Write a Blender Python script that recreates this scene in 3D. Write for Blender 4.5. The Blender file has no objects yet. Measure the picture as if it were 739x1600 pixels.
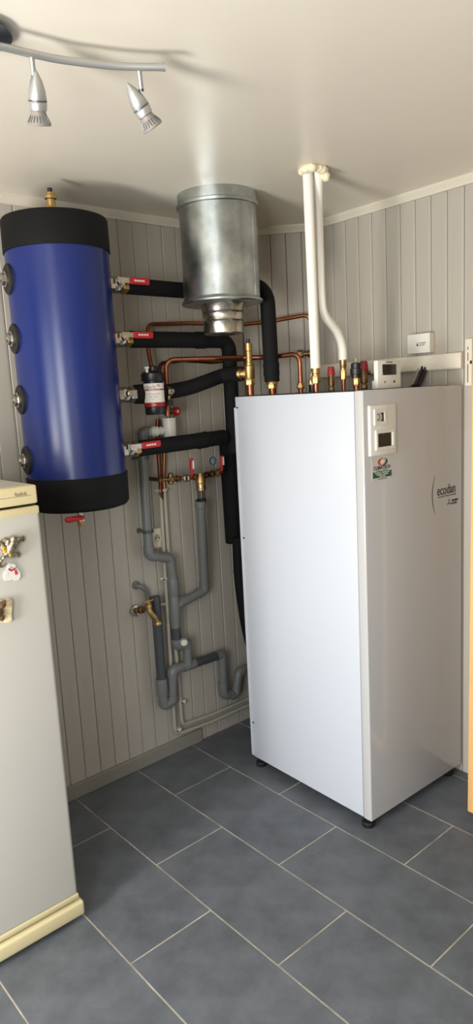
import bpy, bmesh, math, random
from mathutils import Vector, Matrix
random.seed(7)
scene = bpy.context.scene
C = scene.collection
PI = math.pi

# ------------------------------------------------------------------ camera
FPX = 1084.94
CAM = Vector((-1.8374, -1.4701, 1.6124))
YAW, PITCH, ROLL = 0.8605, -0.1692, -0.0526
FW = Vector((math.cos(PITCH) * math.cos(YAW), math.cos(PITCH) * math.sin(YAW), math.sin(PITCH)))
_r = Vector((math.sin(YAW), -math.cos(YAW), 0))
_u = _r.cross(FW)
RT = _r * math.cos(ROLL) + _u * math.sin(ROLL)
UP = RT.cross(FW)
cd = bpy.data.cameras.new('camera')
cam = bpy.data.objects.new('camera', cd)
C.objects.link(cam)
cd.sensor_fit = 'VERTICAL'
cd.sensor_height = 36.0
cd.lens = 36.0 * FPX / 1600.0
cd.clip_start = 0.02
M = Matrix.Identity(4)
for i in range(3):
    M[i][0] = RT[i]; M[i][1] = UP[i]; M[i][2] = -FW[i]; M[i][3] = CAM[i]
cam.matrix_world = M
scene.camera = cam

# ------------------------------------------------------------------ world, daylight, exposure
YB, ZC = 1.007, 2.345            # panelled wall behind the pipes, ceiling height
XL, YF = -2.75, -2.9              # doorway wall, wall behind the camera
w = bpy.data.worlds.new('sky'); scene.world = w
w.use_nodes = True
wn = w.node_tree.nodes; wl = w.node_tree.links
bg = wn['Background']
sky = wn.new('ShaderNodeTexSky'); sky.sky_type = 'NISHITA'
sky.sun_disc = False; sky.sun_elevation = math.radians(42); sky.sun_rotation = math.radians(200)
wl.new(sky.outputs[0], bg.inputs[0]); bg.inputs[1].default_value = 0.25
DOOR_Y0, DOOR_Y1, DOOR_Z1 = -0.55, 0.30, 2.08


def area(name, loc, rot, sx, sy, power, col):
    l = bpy.data.lights.new(name, 'AREA'); l.shape = 'RECTANGLE'; l.size = sx; l.size_y = sy
    l.energy = power; l.color = col
    o = bpy.data.objects.new(name, l); C.objects.link(o); o.location = loc; o.rotation_euler = rot
    return o


# daylight coming in through the open garden door (compact key lamp)
area('doorway_daylight', (XL - 0.05, (DOOR_Y0 + DOOR_Y1) / 2, 0.98), (0, -PI / 2 - math.radians(22), 0), 0.7, 0.5, 50, (1.0, 0.965, 0.92))
area('doorway_fill', (XL - 0.08, (DOOR_Y0 + DOOR_Y1) / 2, 1.04), (0, -PI / 2, 0), 1.95, DOOR_Y1 - DOOR_Y0 - 0.06, 12, (0.90, 0.96, 1.0))  # weak lamp over the whole doorway, added to fill the dark corner
# fill lamp in an unseen side opening, added to brighten the back wall
FILL_Y0, FILL_Y1, FILL_Z0, FILL_Z1 = -2.0, -0.95, 0.85, 2.05
area('side_fill', (XL - 0.05, (FILL_Y0 + FILL_Y1) / 2, (FILL_Z0 + FILL_Z1) / 2), (0, -PI / 2, 0), FILL_Z1 - FILL_Z0 - .06, FILL_Y1 - FILL_Y0 - .06, 46, (0.95, 0.98, 1.0))
# weak fill lamp behind the camera, in an unseen opening made for it
area('rear_fill', (-2.3, YF - 0.02, 1.5), (-PI / 2, 0, 0), 1.1, 1.0, 3, (0.86, 0.93, 1.0))
scene.view_settings.view_transform = 'Standard'
scene.view_settings.look = 'None'
scene.view_settings.gamma = 1.0
scene.view_settings.use_curve_mapping = False
scene.view_settings.exposure = 0.15


# ------------------------------------------------------------------ pixel helpers
def ray(u, v):
    return FW + RT * ((u - 369.5) / FPX) + UP * ((800 - v) / FPX)


def hit(u, v, p, n):
    d = ray(u, v); n = Vector(n)
    return CAM + d * ((Vector(p) - CAM).dot(n) / d.dot(n))


def PY(u, v, y): return hit(u, v, (0, y, 0), (0, 1, 0))
def PXc(u, v, x): return hit(u, v, (x, 0, 0), (1, 0, 0))
def PZ(u, v, z): return hit(u, v, (0, 0, z), (0, 0, 1))


# ------------------------------------------------------------------ materials
def lin(c):
    c = c / 255.0
    return c / 12.92 if c <= 0.04045 else ((c + 0.055) / 1.055) ** 2.4


MATS = {}


def mat(name, rgb, rough=0.5, metal=0.0, var=0.0, scale=8.0, bump=0.0, bscale=60.0, coat=0.0, stretch=None, rvar=0.0, var2=None, spec=0.5):
    m = bpy.data.materials.new(name); m.use_nodes = True
    nt = m.node_tree; b = nt.nodes['Principled BSDF']
    col = tuple(lin(c) for c in rgb) + (1,)
    b.inputs['Base Color'].default_value = col
    b.inputs['Roughness'].default_value = rough
    b.inputs['Metallic'].default_value = metal
    b.inputs['Coat Weight'].default_value = coat
    b.inputs['Specular IOR Level'].default_value = spec
    if var or bump or rvar:
        tc = nt.nodes.new('ShaderNodeTexCoord'); mp = nt.nodes.new('ShaderNodeMapping')
        nt.links.new(tc.outputs['Object'], mp.inputs[0])
        if stretch: mp.inputs['Scale'].default_value = stretch
    if var or rvar:
        no = nt.nodes.new('ShaderNodeTexNoise'); no.inputs['Scale'].default_value = scale; no.inputs['Detail'].default_value = 6
        no.inputs['Roughness'].default_value = 0.6
        nt.links.new(mp.outputs[0], no.inputs['Vector'])
        if var:
            rp = nt.nodes.new('ShaderNodeValToRGB')
            c2 = tuple(lin(c) for c in var2) + (1,) if var2 else None
            rp.color_ramp.elements[0].position = 0.3; rp.color_ramp.elements[1].position = 0.7
            rp.color_ramp.elements[0].color = c2 if c2 else tuple(max(0, x * (1 - var)) for x in col[:3]) + (1,)
            rp.color_ramp.elements[1].color = tuple(min(1, x * (1 + var)) for x in col[:3]) + (1,)
            nt.links.new(no.outputs['Fac'], rp.inputs[0]); nt.links.new(rp.outputs[0], b.inputs['Base Color'])
        if rvar:
            mr = nt.nodes.new('ShaderNodeMapRange'); mr.inputs['To Min'].default_value = max(0.02, rough - rvar); mr.inputs['To Max'].default_value = rough + rvar
            nt.links.new(no.outputs['Fac'], mr.inputs['Value']); nt.links.new(mr.outputs[0], b.inputs['Roughness'])
    if bump:
        nb = nt.nodes.new('ShaderNodeTexNoise'); nb.inputs['Scale'].default_value = bscale; nb.inputs['Detail'].default_value = 4
        nt.links.new(mp.outputs[0], nb.inputs['Vector'])
        bp = nt.nodes.new('ShaderNodeBump'); bp.inputs['Strength'].default_value = bump; bp.inputs['Distance'].default_value = 0.004
        nt.links.new(nb.outputs['Fac'], bp.inputs['Height']); nt.links.new(bp.outputs[0], b.inputs['Normal'])
    MATS[name] = m
    return m


mat('board', (178, 171, 159), 0.5, var=0.06, scale=3, stretch=(4, 4, 0.5), bump=0.05, bscale=40)
mat('board_gap', (140, 135, 126), 0.8)
mat('skirting', (138, 134, 124), 0.55, var=0.05)
mat('paint_wall', (172, 164, 152), 0.7, var=0.03)
mat('trim', (214, 206, 188), 0.5)
mat('ceiling', (229, 221, 204), 0.34, var=0.02, scale=2, rvar=0.03, spec=0.6)
mat('tile', (95, 99, 104), 0.5, var=0.26, scale=9, bump=0.08, bscale=90, rvar=0.08)
mat('grout', (190, 181, 162), 0.9, var=0.15, scale=9, var2=(136, 128, 114))
mat('unit_white', (200, 204, 211), 0.28, coat=0.2)
mat('unit_front_shaded', (192, 190, 188), 0.16, coat=0.3)  # cabinet white again, with the shade on the front put into its colour
mat('plastic_white', (228, 224, 214), 0.4)
mat('plastic_cream', (222, 214, 196), 0.45)
mat('rubber', (22, 22, 23), 0.6)
mat('foam_black', (16, 16, 18), 0.8, spec=0.25, bump=0.25, bscale=50)
mat('black_plastic', (24, 24, 26), 0.38)
mat('tank_blue', (15, 36, 102), 0.27, var=0.05, scale=2, bump=0.03, bscale=5)
mat('tank_black', (17, 17, 18), 0.7, bump=0.05, spec=0.2)
mat('galv', (190, 196, 194), 0.33, 1.0, var=0.16, scale=9, rvar=0.1, var2=(148, 154, 154))
mat('steel', (206, 200, 188), 0.26, 1.0, rvar=0.08)
mat('chrome', (190, 186, 178), 0.25, 1.0, var=0.2, scale=40)
mat('lamp_silver', (186, 186, 184), 0.42, 0.75)
mat('lamp_dark', (96, 104, 112), 0.35, 0.8)
mat('lamp_glass', (150, 142, 136), 0.3, 0.2)
mat('brass', (190, 158, 106), 0.44, 1.0, var=0.15, scale=30)
mat('brass_dark', (132, 106, 74), 0.42, 1.0, var=0.3, scale=40)
mat('copper', (168, 104, 76), 0.38, 1.0, var=0.22, scale=20)
mat('copper_dark', (120, 72, 52), 0.4, 1.0, var=0.3, scale=20)
mat('red', (186, 32, 36), 0.45)
mat('red_cap', (150, 34, 36), 0.5)
mat('red_dark', (150, 26, 26), 0.4)
mat('white_print', (240, 235, 230), 0.5)
mat('pvc', (112, 114, 112), 0.38, var=0.06)
mat('pvc_dark', (66, 70, 72), 0.4)
mat('pipe_cream', (172, 166, 150), 0.5, var=0.05)
mat('pipe_white', (236, 231, 220), 0.6, bump=0.1, bscale=20)
mat('spray_foam', (236, 226, 196), 0.8, bump=0.6, bscale=40)
mat('fridge', (190, 187, 178), 0.32, var=0.015, scale=3)
mat('fridge_cream', (214, 200, 156), 0.42)
mat('gap_dark', (30, 28, 24), 0.8)
mat('wood', (226, 178, 116), 0.45, var=0.1, scale=4, stretch=(10, 10, 0.6))
mat('glass_dark', (52, 50, 46), 0.08)
mat('screen', (52, 46, 42), 0.12)
mat('screen_lcd', (44, 38, 36), 0.15)
mat('ink', (52, 46, 46), 0.5)
mat('ink_soft', (120, 104, 98), 0.5)
mat('arc_green', (86, 98, 84), 0.4)
mat('sticker', (204, 202, 196), 0.25)
mat('label_paper', (226, 220, 212), 0.5)
mat('sticker_green', (34, 92, 54), 0.5)
mat('logo_red', (206, 74, 56), 0.5)
mat('logo_green', (58, 84, 44), 0.5)
mat('logo_cream', (236, 226, 200), 0.5)
mat('cable_black', (26, 25, 25), 0.5)
mat('cable_grey', (150, 142, 130), 0.5)
mat('gecko', (132, 122, 100), 0.35, 0.5, var=0.7, scale=60, bump=0.8, bscale=120)
mat('gem', (226, 220, 200), 0.1, 0.5)
mat('gem_amber', (206, 156, 60), 0.12, 0.4)
mat('bear', (208, 204, 198), 0.4)
mat('stone', (206, 190, 156), 0.7, var=0.5, scale=30, var2=(108, 84, 54), bump=0.8, bscale=50)
mat('stone_dark', (98, 76, 50), 0.7, var=0.5, scale=40, bump=0.8, bscale=50)
mat('gauge_blue', (150, 172, 186), 0.3)
mat('dirt_white', (216, 210, 196), 0.4)


# ------------------------------------------------------------------ object helpers
def thing(name, label, cat, loc=(0, 0, 0), rotz=0.0, group=None, local=False):
    o = bpy.data.objects.new(name, None); C.objects.link(o)
    o.empty_display_size = 0.05
    o.location = loc; o.rotation_euler = (0, 0, rotz)
    o['label'] = label; o['category'] = cat
    if group: o['group'] = group
    o['_off'] = (0.0, 0.0, 0.0) if local else tuple(loc)
    return o


def tag(o, label, cat, group=None):
    o['label'] = label; o['category'] = cat
    if group: o['group'] = group
    return o


def smooth(me, ang=40):
    for p in me.polygons: p.use_smooth = True
    try:
        me.set_sharp_from_angle(angle=math.radians(ang))
    except Exception:
        pass


def mk(name, bm, m, parent=None, sm=True, origin=None):
    me = bpy.data.meshes.new(name)
    bmesh.ops.recalc_face_normals(bm, faces=bm.faces[:])
    if parent is not None:
        off = Vector(parent['_off'])
    else:
        if origin is None:
            xs = [v.co for v in bm.verts]
            lo = Vector((min(v.x for v in xs), min(v.y for v in xs), min(v.z for v in xs)))
            hi = Vector((max(v.x for v in xs), max(v.y for v in xs), max(v.z for v in xs)))
            off = Vector(((lo.x + hi.x) / 2, (lo.y + hi.y) / 2, lo.z))
        else:
            off = Vector(origin)
    bmesh.ops.translate(bm, verts=bm.verts[:], vec=-off)
    bm.to_mesh(me); bm.free()
    me.materials.append(MATS[m])
    if sm: smooth(me)
    o = bpy.data.objects.new(name, me); C.objects.link(o)
    if parent is not None:
        o.parent = parent
        o['_off'] = tuple(off)
    else:
        o.location = off
        o['_off'] = tuple(off)
    return o


def struct(name, bm, m, parent=None, sm=False):
    o = mk(name, bm, m, parent, sm)
    if parent is None: o['kind'] = 'structure'
    return o


def BM(): return bmesh.new()


def box(bm, c, s, bev=0.0, seg=2, M=None):
    r = bmesh.ops.create_cube(bm, size=1.0)
    vs = r['verts']
    for v in vs:
        v.co = Vector((v.co.x * s[0], v.co.y * s[1], v.co.z * s[2]))
    if bev:
        es = {e for v in vs for e in v.link_edges}
        rb = bmesh.ops.bevel(bm, geom=list(es), offset=bev, segments=seg, profile=0.5, affect='EDGES')
        vs = list({v for f in rb['faces'] for v in f.verts} | {v for v in vs if v.is_valid})
    for v in vs:
        co = v.co + Vector(c)
        v.co = (M @ co) if M is not None else co
    return bm


def bx(x0, x1, y0, y1, z0, z1, bev=0.0, bm=None, seg=2):
    bm = bm or BM()
    return box(bm, ((x0 + x1) / 2, (y0 + y1) / 2, (z0 + z1) / 2), (abs(x1 - x0), abs(y1 - y0), abs(z1 - z0)), bev, seg)


def frame(d, hint=None):
    d = Vector(d).normalized()
    h = Vector(hint) if hint else (Vector((0, 0, 1)) if abs(d.z) < 0.9 else Vector((1, 0, 0)))
    a = (h - d * h.dot(d)).normalized()
    return a, d.cross(a)


def lathe(bm, p, d, prof, seg=24, cap=True):
    """prof: list of (distance along d from p, radius)"""
    p = Vector(p); d = Vector(d).normalized(); a, b = frame(d)
    rings = []
    for t, r in prof:
        rings.append([bm.verts.new(p + d * t + (a * math.cos(2 * PI * k / seg) + b * math.sin(2 * PI * k / seg)) * r) for k in range(seg)])
    for i in range(len(rings) - 1):
        for k in range(seg):
            bm.faces.new((rings[i][k], rings[i][(k + 1) % seg], rings[i + 1][(k + 1) % seg], rings[i + 1][k]))
    if cap:
        bm.faces.new(rings[0][::-1]); bm.faces.new(rings[-1])
    return bm


def cyl(p, q, r, seg=20, bm=None, r2=None):
    bm = bm or BM(); p = Vector(p); q = Vector(q)
    return lathe(bm, p, q - p, [(0, r), ((q - p).length, r if r2 is None else r2)], seg)


def hexnut(bm, p, d, L, r):
    return lathe(bm, p, d, [(0, r * .93), (L * .08, r), (L * .92, r), (L, r * .93)], 6)


def fillet(pts, rad):
    pts = [Vector(p) for p in pts]
    out = [pts[0]]
    rads = rad if isinstance(rad, (list, tuple)) else [rad] * len(pts)
    for i in range(1, len(pts) - 1):
        a, b, c = pts[i - 1], pts[i], pts[i + 1]
        d1 = (a - b); d2 = (c - b); l1, l2 = d1.length, d2.length
        d1.normalize(); d2.normalize()
        ang = d1.angle(d2)
        if ang > PI - 0.03: out.append(b); continue
        R = rads[i]
        t = min(R / math.tan(ang / 2), l1 * 0.49, l2 * 0.49)
        R = t * math.tan(ang / 2)
        bis = (d1 + d2).normalized(); cen = b + bis * (R / math.sin(ang / 2))
        s = b + d1 * t; e = b + d2 * t
        v1 = s - cen; v2 = e - cen; th = v1.angle(v2); n = max(3, int(th / 0.2))
        for k in range(n + 1):
            f = k / n
            out.append(cen + (v1 * math.sin((1 - f) * th) + v2 * math.sin(f * th)) / math.sin(th))
    out.append(pts[-1])
    return out


def sweep(bm, pts, r, seg=14, cap=True):
    n = len(pts); pts = [Vector(p) for p in pts]
    T = []
    for i in range(n):
        t = (pts[min(i + 1, n - 1)] - pts[max(i - 1, 0)])
        T.append(t.normalized())
    a, b = frame(T[0]); rings = []
    for i in range(n):
        a = (a - T[i] * a.dot(T[i])).normalized(); b = T[i].cross(a)
        rr = r[i] if isinstance(r, (list, tuple)) else r
        rings.append([bm.verts.new(pts[i] + (a * math.cos(2 * PI * k / seg) + b * math.sin(2 * PI * k / seg)) * rr) for k in range(seg)])
    for i in range(n - 1):
        for k in range(seg):
            bm.faces.new((rings[i][k], rings[i][(k + 1) % seg], rings[i + 1][(k + 1) % seg], rings[i + 1][k]))
    if cap:
        bm.faces.new(rings[0][::-1]); bm.faces.new(rings[-1])
    return bm


def tube(pts, r, bend=0.05, seg=14, bm=None):
    return sweep(bm or BM(), fillet(pts, bend), r, seg)


def catmull(pts, n=8):
    pts = [Vector(p) for p in pts]; P = [pts[0] * 2 - pts[1]] + pts + [pts[-1] * 2 - pts[-2]]; out = []
    for i in range(1, len(P) - 2):
        for k in range(n):
            t = k / n; p0, p1, p2, p3 = P[i - 1], P[i], P[i + 1], P[i + 2]
            out.append(0.5 * ((2 * p1) + (p2 - p0) * t + (2 * p0 - 5 * p1 + 4 * p2 - p3) * t * t + (3 * p1 - p0 - 3 * p2 + p3) * t ** 3))
    out.append(pts[-1])
    return out


def blob(bm, c, s, sub=2, noise=0.0):
    r = bmesh.ops.create_icosphere(bm, subdivisions=sub, radius=1.0)
    for v in r['verts']:
        k = 1 + (random.uniform(-noise, noise) if noise else 0)
        v.co = Vector((v.co.x * s[0] * k + c[0], v.co.y * s[1] * k + c[1], v.co.z * s[2] * k + c[2]))
    return bm


def prism(poly, M, depth, bm=None):
    """poly in local XY extruded by depth along local Z, mapped by M"""
    bm = bm or BM()
    a = [bm.verts.new(M @ Vector((x, y, 0))) for x, y in poly]
    b = [bm.verts.new(M @ Vector((x, y, depth))) for x, y in poly]
    n = len(poly)
    bm.faces.new(a[::-1]); bm.faces.new(b)
    for i in range(n): bm.faces.new((a[i], a[(i + 1) % n], b[(i + 1) % n], b[i]))
    return bm


def text(name, body, size, m, M, parent, align='LEFT', ext=0.0004, sx=1.0, bold=0.0):
    cu = bpy.data.curves.new('tmp_text', 'FONT'); cu.body = body; cu.size = size; cu.extrude = ext
    cu.align_x = align; cu.align_y = 'CENTER'; cu.offset = bold; cu.resolution_u = 3
    t = bpy.data.objects.new('tmp_text', cu); C.objects.link(t)
    dg = bpy.context.evaluated_depsgraph_get()
    me = bpy.data.meshes.new_from_object(t.evaluated_get(dg))
    bpy.data.objects.remove(t); bpy.data.curves.remove(cu)
    bm = BM(); bm.from_mesh(me); bpy.data.meshes.remove(me)
    for v in bm.verts: v.co = M @ Vector((v.co.x * sx, v.co.y, v.co.z))
    return mk(name, bm, m, parent, sm=False)


def plane_mat(o, xdir, ydir):
    x = Vector(xdir).normalized(); y = Vector(ydir).normalized(); z = x.cross(y)
    R = Matrix((x, y, z)).transposed().to_4x4()
    return Matrix.Translation(Vector(o)) @ R


# ------------------------------------------------------------------ the room
WSH = 0.0283                                   # the right wall leans a little with depth
def wall_r_x(y): return 0.590 + WSH * y
RD = Vector((WSH, 1, 0)).normalized()          # along the right wall, away from the viewer
RN = Vector((-1, WSH, 0)).normalized()         # out of the right wall, into the room
R0 = Vector((0.590, 0, 0))
def PR(u, v, off=0.0): return hit(u, v, R0 + RN * off, RN)

# floor
fb = bx(XL - 0.1, 0.75, YF - 0.1, YB + 0.1, -0.12, -0.0012)
floor = struct('floor', fb, 'grout')
PT, PL, G = 0.302, 0.606, 0.0046
tile_cache = {}
k0 = int(math.floor((XL + 0.67) / PT)); k1 = int(math.ceil((0.65 + 0.67) / PT))
for k in range(k0, k1):
    x0 = -0.67 + k * PT; off = 0.418 if k % 2 == 0 else 0.115
    for j in range(-7, 3):
        y0 = off + j * PL
        if y0 + PL < YF + .02 or y0 > YB - .02: continue
        xa, xb, ya, yb = max(x0, XL), min(x0 + PT, 0.62), max(y0, YF), min(y0 + PL, YB)
        key = (round(xb - xa, 3), round(yb - ya, 3))
        if key not in tile_cache:
            bm = bx(-(xb - xa - G) / 2, (xb - xa - G) / 2, -(yb - ya - G) / 2, (yb - ya - G) / 2, -0.008, 0.0, 0.0012, seg=1)
            me = bpy.data.meshes.new('tile'); bm.to_mesh(me); bm.free(); me.materials.append(MATS['tile'])
            tile_cache[key] = me
        o = bpy.data.objects.new('tile', tile_cache[key]); C.objects.link(o); o.parent = floor
        fo = floor['_off']
        o.location = ((xa + xb) / 2 - fo[0], (ya + yb) / 2 - fo[1], 0 - fo[2])

# ceiling
struct('ceiling', bx(XL - 0.1, 0.75, YF - 0.1, YB + 0.1, ZC, ZC + 0.08), 'ceiling')

# panelled walls: one backing with a board for every plank
def board_mesh(wd, h):
    # plank with rounded long edges and a shallow centre groove look
    g = 0.0011; b = 0.0022; t = 0.011
    prof = [(-wd / 2 + g, 0), (-wd / 2 + g, t - b), (-wd / 2 + g + b, t), (wd / 2 - g - b - .006, t), (wd / 2 - g - b, t - .0012), (wd / 2 - g, t - b), (wd / 2 - g, 0)]
    bm = BM()
    lo = [bm.verts.new((x, -y, 0)) for x, y in prof]; hi = [bm.verts.new((x, -y, h)) for x, y in prof]
    n = len(prof)
    bm.faces.new(lo); bm.faces.new(hi[::-1])
    for i in range(n): bm.faces.new((lo[i], hi[i], hi[(i + 1) % n], lo[(i + 1) % n]))
    bmesh.ops.recalc_face_normals(bm, faces=bm.faces[:])
    me = bpy.data.meshes.new('board'); bm.to_mesh(me); bm.free(); me.materials.append(MATS['board'])
    return me


BW = 0.0717
def boards(parent, p0, dirv, s_list, wd=BW):
    """p0 start on the board-face plane, dirv along the wall (room is on the right-hand side when walking), s_list: groove positions"""
    d = Vector(dirv).normalized(); ang = math.atan2(d.y, d.x); cache = {}
    nrm = Vector((d.y, -d.x, 0))
    for a, b in zip(s_list[:-1], s_list[1:]):
        wkey = round(b - a, 3)
        if wkey < 0.008: continue
        if wkey not in cache: cache[wkey] = board_mesh(wkey, ZC)
        o = bpy.data.objects.new('board', cache[wkey]); C.objects.link(o); o.parent = parent
        pos = Vector(p0) + d * ((a + b) / 2) - nrm * 0.011
        o.location = pos - Vector(parent['_off']); o.rotation_euler = (0, 0, ang)


CH0 = Vector((0.392, YB, 0)); CH1 = Vector((wall_r_x(0.772), 0.772, 0))
wb = struct('wall_back', bx(XL - 0.1, 0.8, YB + 0.0109, YB + 0.12, 0, ZC), 'board_gap')
gl = [0.035 + BW * k for k in range(-47, 5)]; gl = [x for x in gl if XL < x < CH0.x - .01]
boards(wb, (0, YB, 0), (1, 0, 0), [XL] + gl + [CH0.x])
# boxed-in diagonal corner
cdv = (CH1 - CH0); cl = cdv.length; cdn = cdv.normalized(); cnr = Vector((cdn.y, -cdn.x, 0))
bm = BM()
Mch = plane_mat(CH0 - cnr * 0.0109, cdn, (0, 0, 1))
prism([(-0.004, 0), (cl + .004, 0), (cl + .004, ZC), (-0.004, ZC)], Mch, -0.05, bm)
wc = struct('wall_corner', bm, 'board_gap')
boards(wc, CH0, cdn, [0, 0.072, 0.142, 0.212, 0.284, cl])
# right wall
bm = BM()
Mr = plane_mat(R0 - RN * 0.0109, -RD, (0, 0, 1))
prism([(-0.95, 0), (-YF + .1, 0), (-YF + .1, ZC), (-0.95, ZC)], Mr, -0.1, bm)
wr = struct('wall_right', bm, 'board_gap')
gr = sorted([-(0.562 - 0.0720 * k) for k in range(-3, 48)]); gr = [s for s in gr if -0.772 + .012 < s < -YF - .01]
boards(wr, R0, -RD, [-0.772] + gr + [-YF])
# wall with the open garden door, out of view on the left
bm = BM()
bx(XL - 0.14, XL, YF, FILL_Y0, 0, ZC, bm=bm); bx(XL - 0.14, XL, FILL_Y1, DOOR_Y0, 0, ZC, bm=bm); bx(XL - 0.14, XL, FILL_Y0, FILL_Y1, 0, FILL_Z0, bm=bm); bx(XL - 0.14, XL, FILL_Y0, FILL_Y1, FILL_Z1, ZC, bm=bm); bx(XL - 0.14, XL, DOOR_Y1, YB, 0, ZC, bm=bm); bx(XL - 0.14, XL, DOOR_Y0, DOOR_Y1, DOOR_Z1, ZC, bm=bm)  # includes the opening added for the side fill lamp
struct('wall_left', bm, 'paint_wall')
bm = BM()
bx(XL - 0.1, XL + .015, DOOR_Y0 - .05, DOOR_Y0 + .02, 0, DOOR_Z1 + .05, bm=bm); bx(XL - 0.1, XL + .015, DOOR_Y1 - .02, DOOR_Y1 + .05, 0, DOOR_Z1 + .05, bm=bm)
bx(XL - 0.1, XL + .015, DOOR_Y0, DOOR_Y1, DOOR_Z1 - .02, DOOR_Z1 + .05, bm=bm)
struct('trim_4', bm, 'trim')
bm = BM()
bx(XL, -2.9, YF - .12, YF, 0, ZC, bm=bm); bx(-1.7, 0.62, YF - .12, YF, 0, ZC, bm=bm)
bx(-2.9, -1.7, YF - .12, YF, 0, .95, bm=bm); bx(-2.9, -1.7, YF - .12, YF, 2.05, ZC, bm=bm)  # opening added for the rear fill lamp
struct('wall_front', bm, 'paint_wall')
# cornice trims
def cornice(name, p, q, nrm, h=0.032, t=0.022):
    p = Vector(p); q = Vector(q); d = (q - p).normalized(); L = (q - p).length
    # cross-section in (nrm, z)
    prof = [(0, ZC), (t, ZC), (t, ZC - h * .25), (t * .55, ZC - h * .8), (t * .5, ZC - h), (0, ZC - h)]
    bm = BM(); n = Vector(nrm).normalized()
    A = [bm.verts.new(p + n * a + Vector((0, 0, z))) for a, z in prof]; B = [bm.verts.new(q + n * a + Vector((0, 0, z))) for a, z in prof]
    m = len(prof)
    bm.faces.new(A); bm.faces.new(B[::-1])
    for i in range(m): bm.faces.new((A[i], B[i], B[(i + 1) % m], A[(i + 1) % m]))
    return struct(name, bm, 'trim')


cornice('trim_1', (XL, YB, 0), (CH0.x, YB, 0), (0, -1, 0))
cornice('trim_2', CH0, CH1, cnr)
cornice('trim_3', (wall_r_x(.772), .772, 0), (wall_r_x(YF), YF, 0), RN)
struct('baseboard_back', bx(XL, -0.005, YB - 0.016, YB, 0, 0.062, 0.004), 'skirting')

# ------------------------------------------------------------------ heat pump cabinet
UW, UD, UH, UTH = 0.579, 0.664, 1.6, -0.0283
unit = thing('heat_pump_cabinet', 'tall white floor-standing heat pump cabinet with a control panel and logo on its front', 'heat pump', (0, 0, 0), UTH, local=True)
unit.location = (0, 0, 0)
UM = Matrix.Rotation(UTH, 4, 'Z'); UMI = UM.inverted()
UX = UM @ Vector((1, 0, 0)); UYv = UM @ Vector((0, 1, 0))
def PUF(u, v, off=0.0):   # pixel on the front face -> unit-local point
    return UMI @ hit(u, v, UYv * (-off), UYv)
def PUL(u, v, yl):        # pixel on plane local y = yl -> world
    return hit(u, v, UYv * yl, UYv)
zb = 0.04
mk('body', bx(0.002, UW - .002, 0.040, UD, zb, UH - .002, 0.003), 'unit_white', unit)
fp = mk('front_panel', bx(0, UW, 0, 0.0375, zb - .002, UH, 0.005, seg=3), 'unit_front_shaded', unit)
mk('top_plate', bx(0.012, UW - .012, 0.05, UD - .01, UH - .004, UH + .001), 'black_plastic', unit)
mk('base_frame', bx(0.03, UW - .03, 0.05, UD - .04, 0.018, zb + .01, 0.004), 'gap_dark', unit)
mk('side_flange', bx(-0.0015, 0.004, UD - .004, UD + .006, zb + .006, UH - .045, 0.001), 'unit_white', unit)
for x in (0.022, UW - .05):
    for y in (0.034, UD - .03):
        bm = BM(); lathe(bm, (x, y, 0), (0, 0, 1), [(0, .021), (.004, .024), (.016, .024), (.02, .020), (.021, .007), (.05, .007)], 20)
        mk('foot', bm, 'rubber', unit)
for z in (1.555, 1.02, 0.2):
    bm = BM(); lathe(bm, (0.003, UD - .012, z), (-1, 0, 0), [(0, .004), (.003, .004), (.0038, .002)], 10); mk('screw', bm, 'gap_dark', unit)

# control panel on the front (coordinates on the face: x, z)
def FX(u, v): p = PUF(u, v); return p.x, p.z
cx0, cz1 = FX(574.5, 634); cx1, _ = FX(616, 628); _, cz0 = FX(575, 714)
cp = mk('control_panel', bx(cx0, cx1, -0.009, 0.004, cz0, cz1, 0.004, seg=3), 'plastic_white', unit)
def rim(x0, x1, z0, z1, wdt, y0, y1, m, name, parent):
    bm = BM()
    bx(x0, x1, y0, y1, z1 - wdt, z1, .0008, bm, 1); bx(x0, x1, y0, y1, z0, z0 + wdt, .0008, bm, 1)
    bx(x0, x0 + wdt, y0, y1, z0 + wdt, z1 - wdt, .0008, bm, 1); bx(x1 - wdt, x1, y0, y1, z0 + wdt, z1 - wdt, .0008, bm, 1)
    return mk(name, bm, m, parent, sm=False)
gx0, gz1 = FX(580.5, 640); gx1, _ = FX(599, 639); _, gz0 = FX(581, 665)
rim(gx0, gx1, gz0, gz1, .012, -0.014, -0.008, 'plastic_white', 'gauge_frame', cp)
mk('gauge_face', bx(gx0 + .010, gx1 - .010, -.0105, -.008, gz0 + .010, gz1 - .010), 'dirt_white', cp, sm=False)
gc = ((gx0 + gx1) / 2 - .012, (gz0 + gz1) / 2)
bm = BM()
for (r0, r1) in ((.0235, .0185), (.011, .0085)):
    n = 28
    for k in range(n):
        a0, a1 = 2 * PI * k / n, 2 * PI * (k + 1) / n
        q = [(gc[0] + 1.15 * r * math.cos(a), gc[1] + r * math.sin(a)) for r, a in ((r0, a0), (r0, a1), (r1, a1), (r1, a0))]
        lim = (gx0 + .0115, gx1 - .0115)
        q = [(min(max(x, lim[0]), lim[1]), z) for x, z in q]
        if abs(q[0][0] - q[1][0]) + abs(q[0][1] - q[1][1]) < 1e-5: continue
        f = [bm.verts.new((x, -.0109, z)) for x, z in q]
        bm.faces.new(f)
mk('gauge_ring', bm, 'ink', cp, sm=False)
mk('gauge_edge', bx(gx1 - .020, gx1 - .0115, -.0112, -.009, gz0 + .011, gz1 - .011), 'ink', cp, sm=False)
dx0, dz1 = FX(582.5, 673); dx1, _ = FX(611.5, 669); _, dz0 = FX(583, 704)
rim(dx0, dx1, dz0, dz1, .010, -0.015, -0.008, 'plastic_white', 'display_frame', cp)
ex0, ez1 = FX(586.5, 678); ex1, _ = FX(607, 676); _, ez0 = FX(587, 701)
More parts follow.
